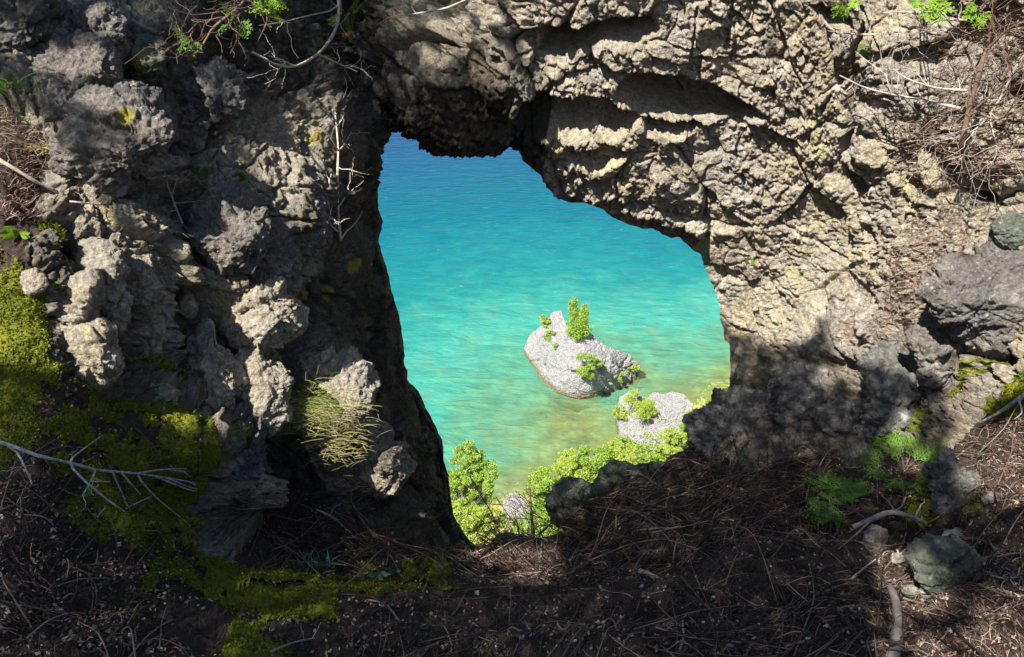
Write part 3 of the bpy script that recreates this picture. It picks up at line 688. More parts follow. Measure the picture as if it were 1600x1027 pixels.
# lake bed with boulder-strewn shallows, continuing as the wooded foot of the cliff
gx = nonuni(4, 22, .22, 400, 1.2); gy = nonuni(42, 18, .22, 400, 1.2); gy = gy[gy > 4]
X, Y = np.meshgrid(gx, gy); s = shore_s(X, Y)
Z = np.where(s > 0, -.22*s, -s*.22)
P3 = np.stack([X, Y, 0*X], -1)
F1, F2, I, _c = voro(P3*np.array([.55, .55, 1])); Z = Z+.35*(I > .45)*(.55-F1)*sst(s, -30, 1)+.12*fbm(P3*.8, 4)
F1, F2, I, _c = voro(P3*np.array([1.6, 1.6, 1])); Z = Z+.25*(.5-F1)
V, F = sheet(X, Y, Z-.05)
m, nt, out = new_mat("lake_bed_stones"); t = NT(nt); co = t.n("NewGeometry").outputs["Position"]
v = t.vor(co, .9); v2 = t.vor(co, 2.6)
c = t.mix(v.outputs["Color"], (.16, .17, .05), (.50, .50, .26)); c = t.mix(.45, c, t.ramp(v2.outputs["Distance"], [(.1, (.60, .52, .26)), (.6, (.10, .10, .03))]))
c = t.mix(t.mapr(t.noise(co, .4, 4), .42, .6), c, (.46, .33, .08))
b = t.n("BsdfPrincipled"); t.l(c, b.inputs["Base Color"]); b.inputs["Roughness"].default_value = .9; t.l(b.outputs[0], out.inputs[0])
bed = mesh_obj("terrain", V, F, m, origin=(0, 0, 0)); tag(bed, None, None, None, 'structure')

# islet, modelled from its waterline up
def height_rock(name, label, cat, poly, ctrl, mat, amp, seed, step=.9, zlow=-.6, group=None):
    ctrl = np.array(ctrl, float); f = rbf(ctrl[:, :2], ctrl[:, 2])
    P0 = rough_poly(poly, .9, 4, seed); p = np.array(P0)
    xs = np.arange(p[:, 0].min()-3, p[:, 0].max()+3, step); ys = np.arange(p[:, 1].min()-3, p[:, 1].max()+3, step)
    bf = lambda X, Y: at_z(X, Y, f(X, Y))
    def df(P, X, Y):
        W = P*.62+.12*np.stack([perlin(P), perlin(P+5), perlin(P+9)], -1)
        W[..., 2] += .35*W[..., 0]
        F1, F2, I, C = voro(W*np.array([.7, .7, 1.1])+seed); d = .22*(I-.5)+.16*sst(F2-F1, 0, .1)+.45*C
        F1, F2, I, C = voro(W*np.array([2.6, 2.6, 3.2])+seed); d = d+.06*(I-.5)+.05*sst(F2-F1, 0, .15)+.09*C
        F1, F2, I, C = voro(W*np.array([7, 7, 9])+seed); d = d+.04*C
        return (d+.10*fbm(P*1.1, 5, .65))*amp
    def sk(V, fx, fy):
        rings = []; c = np.array([p[:, 0].mean(), p[:, 1].mean()])
        for k in range(1, 9):
            s_ = k/8.; Q = V.copy(); Q[:, 2] = V[:, 2]+(zlow-1.2*s_*0-V[:, 2])*s_**.8
            low = np.maximum(V[:, 2]-zlow, .2)
            Q[:, 1] += np.where(fy < c[1]+10, 1, -.0)*s_**.6*low*.35; Q[:, 1] -= np.where(fy >= c[1]+10, 1, 0)*.05*s_
            rings.append(Q+.10*s_*(1-s_)*4*np.stack([perlin(Q*.9), perlin(Q*.9+4), 0*fx], -1))
        return rings
    V, F, I, _ = grid_mesh(xs, ys, None, P0, bf, df, sk)
    o = mesh_obj(name, V, F, mat); tag(o, label, cat, group); return o, I
ISLP = [(863,486),(877,485),(885,510),(900,508),(919,517),(936,534),(952,543),(970,549),(984,554),(991,561),(1001,573),(987,582),(986,602),(963,613),(940,621),(912,626),(885,623),(865,616),(851,599),(834,575),(819,544),(827,524),(844,510),(854,503)]
islet, II = height_rock("lake_rock", "big pale wedge of rock standing alone in turquoise water with young conifers on top", "islet rock", ISLP,
  [(863,486,3.9),(877,485,4.1),(885,510,3.9),(919,517,3.6),(936,534,3.2),(970,549,2.3),(1001,573,1.0),(987,582,.5),(986,602,-.3),(963,613,-.3),(940,621,-.3),(912,627,-.3),(885,624,-.3),(865,617,-.3),(851,600,-.2),(834,576,-.1),(819,544,.2),
   (827,524,1.6),(844,510,2.9),(854,503,3.5),(905,590,1.9),(930,560,2.7),(880,545,3.1),(960,580,1.5),(860,570,1.5),(850,540,2.2),(885,600,1.1),(940,605,.8)], M_islet, .55, 3)
SR = [(966,640),(968,620),(980,613),(996,616),(1010,624),(1020,612),(1037,616),(1050,612),(1070,617),(1083,632),(1078,655),(1060,676),(1040,690),(1020,705),(1000,712),(975,704),(968,680)]
srock, SI = height_rock("shore_rock", "pale shore rock topped with low green scrub beside the leaning trees", "shore rock", SR,
  [(966,640,1.4),(968,620,1.6),(996,614,2.2),(1037,614,2.6),(1070,617,2.8),(1083,632,2.6),(1060,676,1.2),(1020,705,.2),(985,712,0),(968,680,.1),(1020,650,2.1),(990,670,1.1),(1040,640,2.4)], M_islet, .5, 8)
SR2 = [(786,782),(796,770),(810,771),(824,784),(828,805),(815,822),(795,826),(786,806)]
srock2, _ = height_rock("shore_rock", "small violet grey boulder on the shore seen through the gap behind the upright broken stick", "shore rock", SR2,
  [(786,782,1.6),(810,771,2.2),(824,790,2),(828,815,.8),(795,826,.4),(786,806,.8),(805,800,1.7)], M_islet, .3, 12)
for i, (x, y, a, b_, lb) in enumerate([(1016,577,15,9,"submerged yellowish boulder just off the islet's pointed right end"),(1063,554,13,6,"submerged stone farther out to the right of the islet"),(735,654,22,8,"wide submerged boulder left of the islet, farther out than its neighbour"),
     (702,622,26,9,"long submerged boulder hugging the left edge of the window"),(772,612,12,9,"small submerged stone nearest the islet's left flank"),(752,560,14,5,"faint submerged stone farthest out on the left"),(862,602,12,9,"amber submerged block under the islet's left foot"),
     (925,650,24,12,"amber submerged shelf block between the islet and the shore rock"),(880,690,24,11,"broad amber submerged block near the lowest shallows"),(835,650,16,8,"greenish submerged stone below the islet's left corner")]):
    P = at_z(x, y, -1.0); d = (P-C0)@FW
    boulder("submerged_rock", lb, "submerged rock", ell(x, y, a, b_), M_sub, .5, dy=d+.5, register=False)

# ------------------------------------------------------------------ foliage builders
def leaves(P, size, up=.3, fold=True, asp=.55):
    """one pointed leaf (two folded quads sharing a midrib) at each point"""
    n = len(P); A = rng.normal(size=(n, 3)); A /= np.linalg.norm(A, axis=1)[:, None]
    B = rng.normal(size=(n, 3)); B[:, 2] += up*3; B = np.cross(A, B); B /= np.linalg.norm(B, axis=1)[:, None]; N = np.cross(A, B)
    s = (size*(.6+.8*rng.random(n)))[:, None]; w = s*asp
    v = np.stack([P-A*s*.5, P+B*w*.5+N*w*.15, P+A*s*.5, P-B*w*.5+N*w*.15], 1).reshape(-1, 3)
    i = np.arange(n)*4
    F = np.concatenate([np.stack([i, i+1, i+2], 1), np.stack([i, i+2, i+3], 1)])
    return v, F
def crown_pts(c, r, n, nclump, squash=1., spread=.34):
    cl = rng.normal(size=(nclump, 3)); cl /= np.linalg.norm(cl, axis=1)[:, None]; cl *= (rng.random(nclump)**.45)[:, None]*r*np.array([1, 1, squash])
    k = rng.integers(0, nclump, n); cr = r*spread*(.5+.9*rng.random(nclump))
    o = rng.normal(size=(n, 3)); o /= np.linalg.norm(o, axis=1)[:, None]; o *= (rng.random(n)**.5)[:, None]
    return c+cl[k]+o*cr[k][:, None]*np.array([1, 1, .7]), c+cl
def tree(name, label, base_p, cs, mat, lsize, dens=1., group=None, bark=M_bark, tr=.07, spread=.27):
    """tapered trunk, limbs to the crown's clumps, many small leaves; cs = list of (centre, radius, squash)"""
    e = thing(name, label, "tree", base_p, group); base_p = np.asarray(base_p, float)
    top = np.asarray(cs[0][0], float); L = []
    tp = crooked(base_p, top, 12, .05); L.append((tp, np.linspace(tr, tr*.2, 12)))
    Vs, Fs, k = [], [], 0
    for c, r, sq in cs:
        nc = int(24+r*16); n = int(dens*7500*max(r, .5)**1.8)
        P, cl = crown_pts(np.asarray(c, float), r, n, nc, sq, spread)
        for q in cl[:min(nc, 26)]:
            j = rng.integers(4, 11); L.append((crooked(tp[j], q, 7, .10), np.linspace(tr*.35, tr*.06, 7)))
        v, f = leaves(P, lsize); Vs.append(v); Fs.append(f+k); k += len(v)
    mesh_obj("trunk", *tubes(L, 6), bark, e, origin=base_p)
    mesh_obj("crown", np.concatenate(Vs), np.concatenate(Fs), mat, e, smooth=False)
    return e
# shore trees seen through the window: crown circles in the photograph with the height of the crown above the lake
def shore_tree(label, circ, mat, name="shore_tree", zb=None, dens=1.):
    cs = []
    for x, y, r, z in circ:
        c = at_z(x, y, z); d = (c-C0)@FW; cs.append((c, 1.22*r*d/FPX, .9))
    b = cs[0][0].copy(); b[1] -= .4; sv = float(shore_s(np.array(b[0]), np.array(b[1]))); b[2] = max(.0, -sv*.22) if zb is None else zb
    return tree(name, label, b, cs, mat, .085, dens*1.7, "trees along the shore below the cliff")
shore_tree("slender shore tree rising beside the left edge of the window", [(733,715,22,8.),(750,742,26,7.4),(722,752,24,7.),(735,785,26,6)], M_shore, zb=0)
shore_tree("yellowish bushy tree low in the window's bottom corner", [(735,822,28,6),(765,812,20,5.5),(715,800,20,6)], M_shore2)
shore_tree("shrubby tree filling the gap behind the broken sticks", [(852,812,26,5),(815,840,20,4.5),(790,850,18,4)], M_shore)
shore_tree("leafy tree just left of the green block on the lip", [(858,765,26,5.5),(845,748,16,5)], M_shore)
shore_tree("rounded tree directly above the squared green block", [(895,742,26,5.2),(888,718,15,5)], M_shore2)
shore_tree("bushy tree in the middle of the shore thicket", [(930,718,24,4.6),(925,745,26,5)], M_shore)
shore_tree("yellow green tree at the foot of the pale shore rock", [(962,712,20,4.4),(975,730,22,4.8)], M_shore2)
shore_tree("tree half hiding the lower edge of the pale shore rock", [(1008,712,17,4.3),(1020,728,18,4.5)], M_shore)
shore_tree("tree right of the pale shore rock, leaning over the lip", [(1052,692,20,4.4),(1040,712,18,4.6)], M_shore2)
shore_tree("dense tree behind the rounded boulder at the window's foot", [(1085,665,19,4),(1075,690,20,4.2)], M_shore)
shore_tree("tree next to the right edge of the window, second from its side", [(1112,642,16,3.6),(1105,655,14,3.8)], M_shore)
shore_tree("last shore tree cut off by the right edge of the window", [(1138,618,16,3.4),(1150,640,20,3.6)], M_shore2)
# low scrub over the land at the foot of the cliff
X = -14+46*rng.random(60000); Y = 14+36*rng.random(60000); sv = shore_s(X, Y); cl_ = fbm(np.stack([X*.9, Y*.9, 0*X], -1), 3)
m_ = (sv < -1.2) & (cl_ > -.25); X, Y, sv, cl_ = X[m_], Y[m_], sv[m_], cl_[m_]; Z = -sv*.22+.2+rng.random(len(X))**1.5*(1.1+1.4*np.clip(cl_, 0, 1))
X = np.repeat(X, 3)+.16*rng.normal(size=3*len(X)); Y = np.repeat(Y, 3)+.16*rng.normal(size=3*len(Y)); Z = np.repeat(Z, 3)+.12*rng.normal(size=3*len(Z))
v, f = leaves(np.stack([X, Y, Z], -1), .13); ug = mesh_obj("undergrowth", v, f, M_shore, smooth=False); tag(ug, "low green scrub filling the shore between the trees", "undergrowth", None, 'stuff')
# islet plants
def bush(label, x, y, r, mat, I=II, ls=.10, name="bush", squash=.8, dens=1.6, lift=.3):
    ls = .075
    P = lookup(I, x, y+r*.5)[0]; d = (P-C0)@FW; R = 1.6*r*d/FPX; c = C0+ray(x, y)*(d-R*.45)
    e = thing(name, label, "bush", P, "shrubs growing on the pale lake rocks")
    Q, cl = crown_pts(c, R*.8, int(3600*dens*max(R, .4)**1.6), 20, squash, .28)
    mesh_obj("stem", *tubes([(crooked(P, q, 5, .1), np.linspace(.03, .008, 5)) for q in cl], 4), M_bark, e, origin=P)
    v, f = leaves(Q, ls); mesh_obj("crown", v, f, mat, e, smooth=False)
bush("round shrub on the middle of the islet", 921, 567, 20, M_shore)
bush("small shrub near the lower right edge of the islet", 967, 586, 9, M_shore2)
bush("tiny yellow shrub by the islet's right point", 988, 573, 8, M_shore2)
bush("little shrub at the islet's upper left shoulder", 853, 502, 9, M_shore2)
bush("sparse pair of sprigs left of centre on the islet", 858, 523, 9, M_shore, dens=.7)
bush("tiny tuft of green between the sprigs and the round shrub", 868, 541, 5, M_shore, dens=.7)
bush("broad low scrub crowning the pale shore rock", 1003, 632, 22, M_shore2, SI)
bush("small scrub patch on the left end of the shore rock", 972, 645, 12, M_shore2, SI)
bush("wispy scrub low on the face of the shore rock", 975, 690, 13, M_shore, SI)
def conifer(label, xb, yb, xt, yt, w):
    P = lookup(II, xb, yb)[0]; d = (P-C0)@FW; T = C0+ray(xt, yt)*d; H = np.linalg.norm(T-P); W = 1.15*w*d/FPX
    e = thing("young_conifer", label, "conifer", P, "young conifers on top of the islet")
    L = [(crooked(P, T, 10, .02), np.linspace(.06, .01, 10))]; pts = []
    for k in range(46):
        u = .08+.9*k/46; a = rng.random()*6.28; ln = W*(1-u*.85)*(.6+.6*rng.random()); o = P+(T-P)*u
        q = o+np.array([math.cos(a)*ln, math.sin(a)*ln, ln*.35]); L.append((np.linspace(o, q, 4), np.linspace(.018, .004, 4)))
        pts.append(o+(q-o)*rng.random((110, 1))+rng.normal(size=(110, 3))*.09)
    mesh_obj("trunk", *tubes(L, 4), M_bark, e, origin=P); v, f = leaves(np.concatenate(pts), .11); mesh_obj("crown", v, f, M_shore, e, smooth=False)
conifer("taller young conifer at the back of the islet", 896, 522, 896, 468, 14)
conifer("shorter young conifer just right of the taller one", 908, 530, 913, 478, 13)
conifer("stubby young conifer below the two others", 900, 532, 905, 500, 20)
# ------------------------------------------------------------------ the slope behind the viewer, where the unseen shading cedars stand
gx = np.arange(-14, 14.1, .35); gy = np.arange(-12, 1.06, .25)
X, Y = np.meshgrid(gx, gy)
Z = 24.42+.22*np.maximum(-Y, 0)-.05*Y*0+.42*np.maximum(-X-1.0, 0)+.25*np.maximum(X-2.5, 0)-.25*np.maximum(Y, 0)+.10*fbm(np.stack([X, Y, 0*X], -1)*.9, 4)
Z -= .35*sst(Y, .5, 1.05)
V, F = sheet(X, Y, Z); hill = mesh_obj("hillside", V, F, M_soil, origin=(0, 0, 24)); tag(hill, None, None, None, 'structure')
def hill_z(x, y): return 24.42+.22*max(-y, 0)+.42*max(-x-1, 0)+.25*max(x-2.5, 0)-.15

LIT = [
 ([(835,242),(856,190),(960,218),(1020,240),(1060,205),(985,195),(955,178),(860,178),(800,175),(850,120),(870,60),(900,0),(900,-120),(1760,-120),(1760,600),(1600,600),(1560,590),(1520,640),(1490,620),(1500,580),(1545,560),(1500,505),(1480,440),(1445,500),(1435,534),(1405,551),(1330,545),
   (1300,470),(1268,510),(1248,527),(1215,550),(1190,545),(1160,505),(1140,480),(1120,470),(1090,420),(1000,370),(850,290)], 1.),
 ([(765,-40),(900,-40),(880,60),(860,130),(780,140),(715,110),(700,60)], .34),
 ([(650,40),(680,30),(700,70),(670,90)], .4), ([(130,15),(180,20),(178,38),(132,36)], .8), ([(85,82),(165,84),(160,104),(95,100)], .55), ([(0,30),(40,40),(30,60),(0,60)], .3),
 ([(140,138),(250,150),(252,190),(180,170),(150,165)], .6), ([(190,200),(255,210),(240,240),(200,235)], .5),([(200,48),(245,50),(240,66),(205,62)],.7),
 ([(-50,170),(40,180),(95,230),(110,300),(90,340),(-50,340)], .55),
 ([(-50,330),(70,335),(110,372),(65,405),(85,470),(70,520),(40,560),(-50,540)], .92),
 ([(82,385),(150,370),(240,385),(245,470),(250,560),(275,625),(265,650),(215,640),(170,600),(100,590),(75,560),(95,500),(70,450)], .95),
 ([(296,500),(336,505),(345,545),(366,580),(366,640),(340,655),(300,648),(270,600),(300,560)], .97),
 ([(380,540),(412,538),(440,580),(446,655),(420,680),(400,650)], .95),
 ([(350,432),(430,428),(470,460),(466,510),(430,540),(360,530)], .95),
 ([(318,300),(400,300),(450,350),(440,430),(340,425),(310,390)], .75),
 ([(210,190),(330,190),(420,220),(400,300),(310,300),(240,290)], .36),
 ([(420,190),(500,200),(520,260),(490,420),(440,420),(410,300)], .52),
 ([(505,150),(560,180),(575,260),(572,380),(520,370),(515,260)], .7),
 ([(462,590),(500,560),(545,540),(578,590),(600,660),(630,710),(628,755),(590,790),(540,750),(520,700),(480,650)], .97),
 ([(550,230),(600,240),(610,470),(560,440)], .55), ([(560,440),(600,450),(630,540),(640,600),(600,610),(575,540)], .30),
 ([(440,430),(480,440),(480,480),(450,480)], .5), ([(270,455),(305,455),(305,500),(275,500)], .9),
 ([(745,862),(850,868),(850,905),(770,905)], .45), ([(500,755),(530,750),(530,770),(490,768)], .8),
 ([(1370,850),(1420,880),(1620,900),(1620,1060),(1380,1060),(1375,960)], .30), ([(1500,690),(1620,670),(1620,790),(1560,760),(1500,740)], .5),
 ([(1500,780),(1620,790),(1620,880),(1480,860)], .22), ([(1390,600),(1470,640),(1440,700),(1400,690)], .35), ([(1170,560),(1380,560),(1380,690),(1180,680)], .16),
 ([(1300,440),(1480,440),(1460,560),(1320,560)], .7), ([(1390,720),(1500,690),(1480,760),(1390,760)], .35),
]
SHD = [ ([(800,110),(960,120),(1100,150),(1190,190),(1100,200),(980,202),(860,215),(800,190)], .62), ([(1180,5),(1240,10),(1245,60),(1210,115),(1180,90)], .75), ([(1290,20),(1340,30),(1350,140),(1300,140),(1285,90)], .7), ([(890,70),(925,80),(930,125),(900,120)], .7),
 ([(1360,40),(1440,60),(1450,120),(1380,110)], .45), ([(1440,330),(1520,330),(1530,410),(1450,420)], .5), ([(1456,440),(1500,395),(1540,400),(1560,470),(1600,500),(1600,560),(1470,505)], .55),
 ([(1060,180),(1200,180),(1190,210),(1080,210)], .3), ([(840,0),(890,0),(885,60),(850,60)], .5), ([(1330,330),(1420,340),(1440,430),(1340,440),(1310,380)], .35),([(1150,500),(1250,530),(1240,560),(1150,560)],.9)]
def lit_at(px, py):
    p = np.full(px.shape, .0)
    off = (px < -60) | (px > 1680) | (py < -60) | (py > 1090); p = np.where(off, .12, p)
    for poly, v in LIT: p = np.where(in_poly(px, py, np.array(poly, float)), np.maximum(p, v), p)
    for poly, v in SHD: p = np.where(in_poly(px, py, np.array(poly, float)), np.minimum(p, 1-v), p)
    q = np.stack([px/26, py/26, 0*px], -1); n = .5+.42*fbm(q, 3, .55)
    return n < p*1.0+np.where(p > .94, 1, 0)-np.where(p <= 0, 1, 0)
E1 = np.cross(SUN, [0, 0, 1.]); E1 /= np.linalg.norm(E1); E2 = np.cross(E1, SUN)
A = np.concatenate(ALLPTS); px, py, dd = pix(A)
ok = (dd > .3) & (px > -255) & (px < 1860) & (py > -255) & (py < 1250); A, px, py = A[ok], px[ok], py[ok]
CELL = .03; u = A@E1; v = A@E2; h = A@SUN; u0, v0 = u.min()-.6, v.min()-.6
iu = ((u-u0)/CELL).astype(int); iv = ((v-v0)/CELL).astype(int); nu, nv = iu.max()+20, iv.max()+20
o = np.argsort(h); top = np.full(nu*nv, -1, np.int64); top[(iu*nv+iv)[o]] = o
lit = np.zeros(nu*nv, bool); has = top >= 0; lit[has] = lit_at(px[top[has]], py[top[has]]); H = np.full(nu*nv, np.nan); H[has] = h[top[has]]
lit = lit.reshape(nu, nv); has = has.reshape(nu, nv); H = H.reshape(nu, nv)
# close gaps between samples
for _ in range(3):
    for ax, sh in ((0, 1), (0, -1), (1, 1), (1, -1)):
        m = ~has & np.roll(has, sh, ax); lit[m] = np.roll(lit, sh, ax)[m]; H[m] = np.roll(H, sh, ax)[m]; has |= m
grow = lit.copy()
for ax, sh in ((0, 1), (0, -1), (1, 1), (1, -1)): grow |= np.roll(grow, sh, ax)
lit = grow
def in_sun(P):
    """share of a line's points that would throw their shadow on a sunlit patch"""
    a = ((P@E1-u0)/CELL).astype(int); b = ((P@E2-v0)/CELL).astype(int); m = (a >= 0) & (a < nu) & (b >= 0) & (b < nv)
    return (lit[a[m], b[m]]).sum()/len(P)
print("CANOPY cells", (has & ~lit).sum(), "lit", (has & lit).sum())
gu, gv = np.nonzero(has & ~lit)  # unseen leaves put only where the surfaces below should lie in shade
K = 6
gu = np.repeat(gu, K); gv = np.repeat(gv, K); n = len(gu)
base_uv = E1*(u0+(gu+rng.random(n))[:, None]*CELL)+E2*(v0+(gv+rng.random(n))[:, None]*CELL)
q = base_uv*1.1
hh = H[gu, gv]+4.7+1.1*rng.random(n)+.5*perlin(q)
LP = base_uv+SUN*hh[:, None]
x, y, d = pix(LP); low = (d > .1) & (x > -300) & (x < 1900) & (y > -500) & (y < 1300)
LP[low] += SUN*3.; x, y, d = pix(LP); bad = ((d > .1) & (x > -200) & (x < 1800) & (y > -250) & (y < 1200)) | (LP[:, 2] < 26.4); LP = LP[~bad]
cen = [LP[i] for i in rng.choice(len(LP), 4, False)]
cen = np.array([np.quantile(LP, q_, axis=0) for q_ in (.15, .4, .62, .85)]); cen = LP[rng.choice(len(LP), 4, False)]
for _ in range(8):
    k = ((LP[:, None]-cen[None])**2).sum(2).argmin(1); cen = np.array([LP[k == j].mean(0) if (k == j).any() else cen[j] for j in range(4)])
order = np.argsort(cen[:, 0])
CL = ["leftmost of the overhanging cedars whose crown shades the bank","cedar second from the left among those overhanging the viewer","cedar third from the left among those overhanging the viewer","rightmost of the overhanging cedars shading the lower slope"]
for j, jj in enumerate(order):
    L_ = LP[k == jj]; c = cen[jj]; best = None
    for _ in range(160):
        bx, by = c[0]-1.8+3.0*rng.random(), min(c[1]-2.6+2.4*rng.random(), -.7); zt = hill_z(bx, by)
        cand = crooked(np.array([bx, by, zt]), np.array([bx+.3*rng.random(), by+.3*rng.random(), L_[:, 2].max()+.2]), 24, .02); sc = in_sun(cand)
        if best is None or sc < best[0]: best = (sc, cand)
    tp = best[1]; b0 = tp[0]
    e = thing("cedar_tree", CL[j], "tree", b0, "cedars overhanging the viewpoint"); L = [(tp, np.linspace(.10, .025, 24))]; cc = []
    for q in L_[rng.choice(len(L_), 260, False)]:
        i = int(np.clip(np.searchsorted(tp[:, 2], q[2]-.6), 3, 22)); l = crooked(tp[i], q, 12, .06); cc.append((in_sun(l)*np.linalg.norm(q-tp[i]), l))
    cc.sort(key=lambda a_: a_[0])
    L += [(l, np.linspace(.016, .004, 12)) for _, l in cc[:46]]
    mesh_obj("trunk", *tubes(L, 6), M_bark, e, origin=b0)
    v, f = leaves(L_, .046); mesh_obj("crown", v, f, M_canopy, e, smooth=False)
# ------------------------------------------------------------------ moss
MOSS = [
 [(-60,385),(50,388),(55,345),(75,335),(103,350),(108,372),(68,410),(84,480),(78,560),(120,572),(215,588),(222,604),(270,640),(350,660),(362,702),(318,760),(300,800),(330,858),(362,898),(450,896),(560,888),(640,893),(700,893),(722,912),(640,925),(570,922),(530,935),(525,990),(460,1000),
  (440,1060),(370,1060),(345,965),(280,915),(200,930),(148,895),(150,860),(90,850),(-60,790)],
 [(1400,755),(1440,748),(1470,765),(1465,790),(1420,795)], [(1550,570),(1600,560),(1640,600),(1600,650),(1545,640),(1535,600)], [(1452,640),(1478,650),(1480,690),(1445,700)], [(1485,770),(1530,780),(1540,800),(1500,805)],
]
def moss_h(X, Y, P):
    h = np.full(X.shape, -1.)
    for poly in MOSS:
        p = np.array(poly, float); q = in_poly(X, Y, p); D = near_poly(X, Y, p)[0]; D = np.where(q, D, -D); h = np.maximum(h, np.clip(D/26, -1, 1))
    n = fbm(P*3.3+5, 4, .6)
    bare = sst(Y-X*.35, 640, 760)*(1-sst(X, 240, 340))*.42+sst(Y, 640, 760)*(1-sst(X, 60, 160))*.30+.30*(1-sst(Y, 520, 600))-.35*sst(X+Y, 980, 1150)*sst(X, 150, 240)*(1-sst(Y, 900, 960))
    bare = bare+.62*(X > 1300)
    return np.where((h < -.75) | in_poly(X, Y, np.array(OPEN, float)), -1, np.minimum(h*1.6, .35)+1.2*n+.55*fbm(P*13+5, 3, .6)+.08-bare*1.05)
xs = np.arange(-60, 1660, 2.3); ys = np.arange(325, 1062, 2.3); X, Y = np.meshgrid(xs, ys)
P, N = surf(X, Y)
g = moss_h(X, Y, P); F1, F2, I, C = voro(P*11); G1_, G2_, I2, C2 = voro(P*34)
hgt = np.clip(g, -.3, .6)*.018+.018*(.6-F1)*sst(g, 0, .4)+.006*(.6-G1_)+.003*fbm(P*70, 2)
V3 = P+N*hgt[..., None]; use = g > 0
q = use[:-1, :-1] & use[1:, :-1] & use[:-1, 1:] & use[1:, 1:]
gap = np.linalg.norm(V3[1:, 1:]-V3[:-1, :-1], axis=2) < .035; q &= gap
nx = len(xs); idx = np.arange(X.size).reshape(X.shape); F = np.stack([idx[:-1, :-1][q], idx[1:, :-1][q], idx[1:, 1:][q], idx[:-1, 1:][q]], 1)
uq, inv = np.unique(F, return_inverse=True); F = inv.reshape(F.shape)
moss = mesh_obj("moss", V3.reshape(-1, 3)[uq], F, M_moss); tag(moss, "cushions of yellow green moss covering the left bank", "moss", None, 'stuff')
pick = rng.choice(len(uq), min(110000, len(uq)*2), True); MP = V3.reshape(-1, 3)[uq][pick]+rng.normal(size=(len(pick), 3))*.004+N.reshape(-1, 3)[uq][pick]*.003
v, f = leaves(MP, .008, .6, asp=.5); tips = mesh_obj("moss_tips", v, f, M_mossf, smooth=False); tag(tips, "fine moss shoots standing up from the moss cushions", "moss", None, 'stuff')

# ------------------------------------------------------------------ litter
def drape(px, py, lift, r):
    P, N = surf(np.array(px), np.array(py)); q = (P+N*(lift+r)[:, None] if np.ndim(lift) else P+N*(lift+r))
    for _ in range(2): q[1:-1] = (q[:-2]+q[1:-1]*2+q[2:])/4
    return q
def scatter_twigs(poly, n, lmin, lmax, rmin, rmax, ang=lambda x, y: None, up=.012, npt=7, bend=.06, jump=.25):
    poly = np.array(poly, float); out = []; x0, y0 = poly.min(0); x1, y1 = poly.max(0)
    X = x0+(x1-x0)*rng.random(n*4); Y = y0+(y1-y0)*rng.random(n*4); m = in_poly(X, Y, poly); X, Y = X[m][:n], Y[m][:n]
    n = len(X); th = rng.random(n)*math.pi
    a = np.array([ang(x, y) if ang(x, y) is not None else 99 for x, y in zip(X, Y)]) if ang(0, 0) is not None or True else None
    th = np.where(a < 50, a+rng.normal(size=n)*.55, th); wild = rng.random(n) < .3; th = np.where(wild, rng.random(n)*math.pi, th)
    Ln = lmin+(lmax-lmin)*rng.random(n)**2; k = rng.normal(size=n)*bend
    t = np.linspace(-.5, .5, npt); TH = th[:, None]+k[:, None]*t*2*2+np.cumsum(rng.normal(size=(n, npt)), 1)*.16
    sx = np.cumsum(np.cos(TH), 1)*Ln[:, None]/npt; sy = np.cumsum(-np.sin(TH), 1)*Ln[:, None]/npt
    PX = X[:, None]+sx-sx.mean(1, keepdims=True); PY = Y[:, None]+sy*.8-sy.mean(1, keepdims=True)*.8
    P, N = surf(PX, PY); r = rmin+(rmax-rmin)*rng.random(n)**2.5
    lift = (r+up*rng.random(n))[:, None]+(up*rng.normal(size=n))[:, None]*np.sin(np.linspace(0, math.pi, npt))
    Q = P+N*np.maximum(lift, .001)[..., None]
    for _ in range(3): Q[:, 1:-1] = (Q[:, :-2]+Q[:, 1:-1]*2+Q[:, 2:])/4
    Lr = np.linalg.norm(np.diff(Q, axis=1), axis=2).max(1); ok = Lr < jump
    return [(Q[i], r[i]*np.linspace(1, .55, npt)) for i in np.nonzero(ok)[0]]
GR_R = [(700,850),(800,832),(893,800),(960,760),(1040,730),(1100,705),(1290,705),(1480,700),(1640,640),(1640,1060),(560,1060),(540,940),(740,925)]
fl = lambda x, y: .42 if (x > 820 and y < 830) else (.1 if y < 930 else (-.15 if x > 1100 else .5))
tw = scatter_twigs(GR_R, 1300, 24, 190, .0008, .0028, fl, .016, 10)
tw += scatter_twigs([(860,835),(960,765),(1060,715),(1300,705),(1330,800),(1250,860),(1000,900),(850,900)], 900, 40, 200, .0009, .0032, lambda x, y: .38, .028, 10)
tw += scatter_twigs([(420,850),(560,835),(740,850),(860,850),(860,920),(700,895),(430,890)], 420, 50, 200, .0011, .0036, lambda x, y: -.3, .02, 10)
tw += scatter_twigs([(1050,930),(1400,900),(1400,1050),(1050,1050)], 220, 60, 260, .0009, .0024, lambda x, y: -.1, .02, 10)
tw += scatter_twigs([(400,690),(470,700),(560,790),(680,800),(730,850),(560,840),(400,860),(330,850)], 170, 30, 170, .0009, .0030, lambda x, y: -.6, .035, 10)
tw += scatter_twigs([(-20,690),(300,700),(330,860),(200,940),(300,1040),(-20,1040)], 420, 30, 140, .0009, .0026, lambda x, y: None, .014, 8)
V, F = tubes(tw, 5); o = mesh_obj("twig_litter", V, F, M_litter); tag(o, "tangle of dead brown twigs and roots covering the slope", "twig litter", None, 'stuff')
nd = scatter_twigs(GR_R, 14000, 4, 20, .0005, .0014, lambda x, y: None, .006, 4)+scatter_twigs([(-20,650),(330,700),(360,900),(540,930),(540,1050),(-20,1050)], 3500, 5, 20, .0005, .0012, fl, .006, 4)
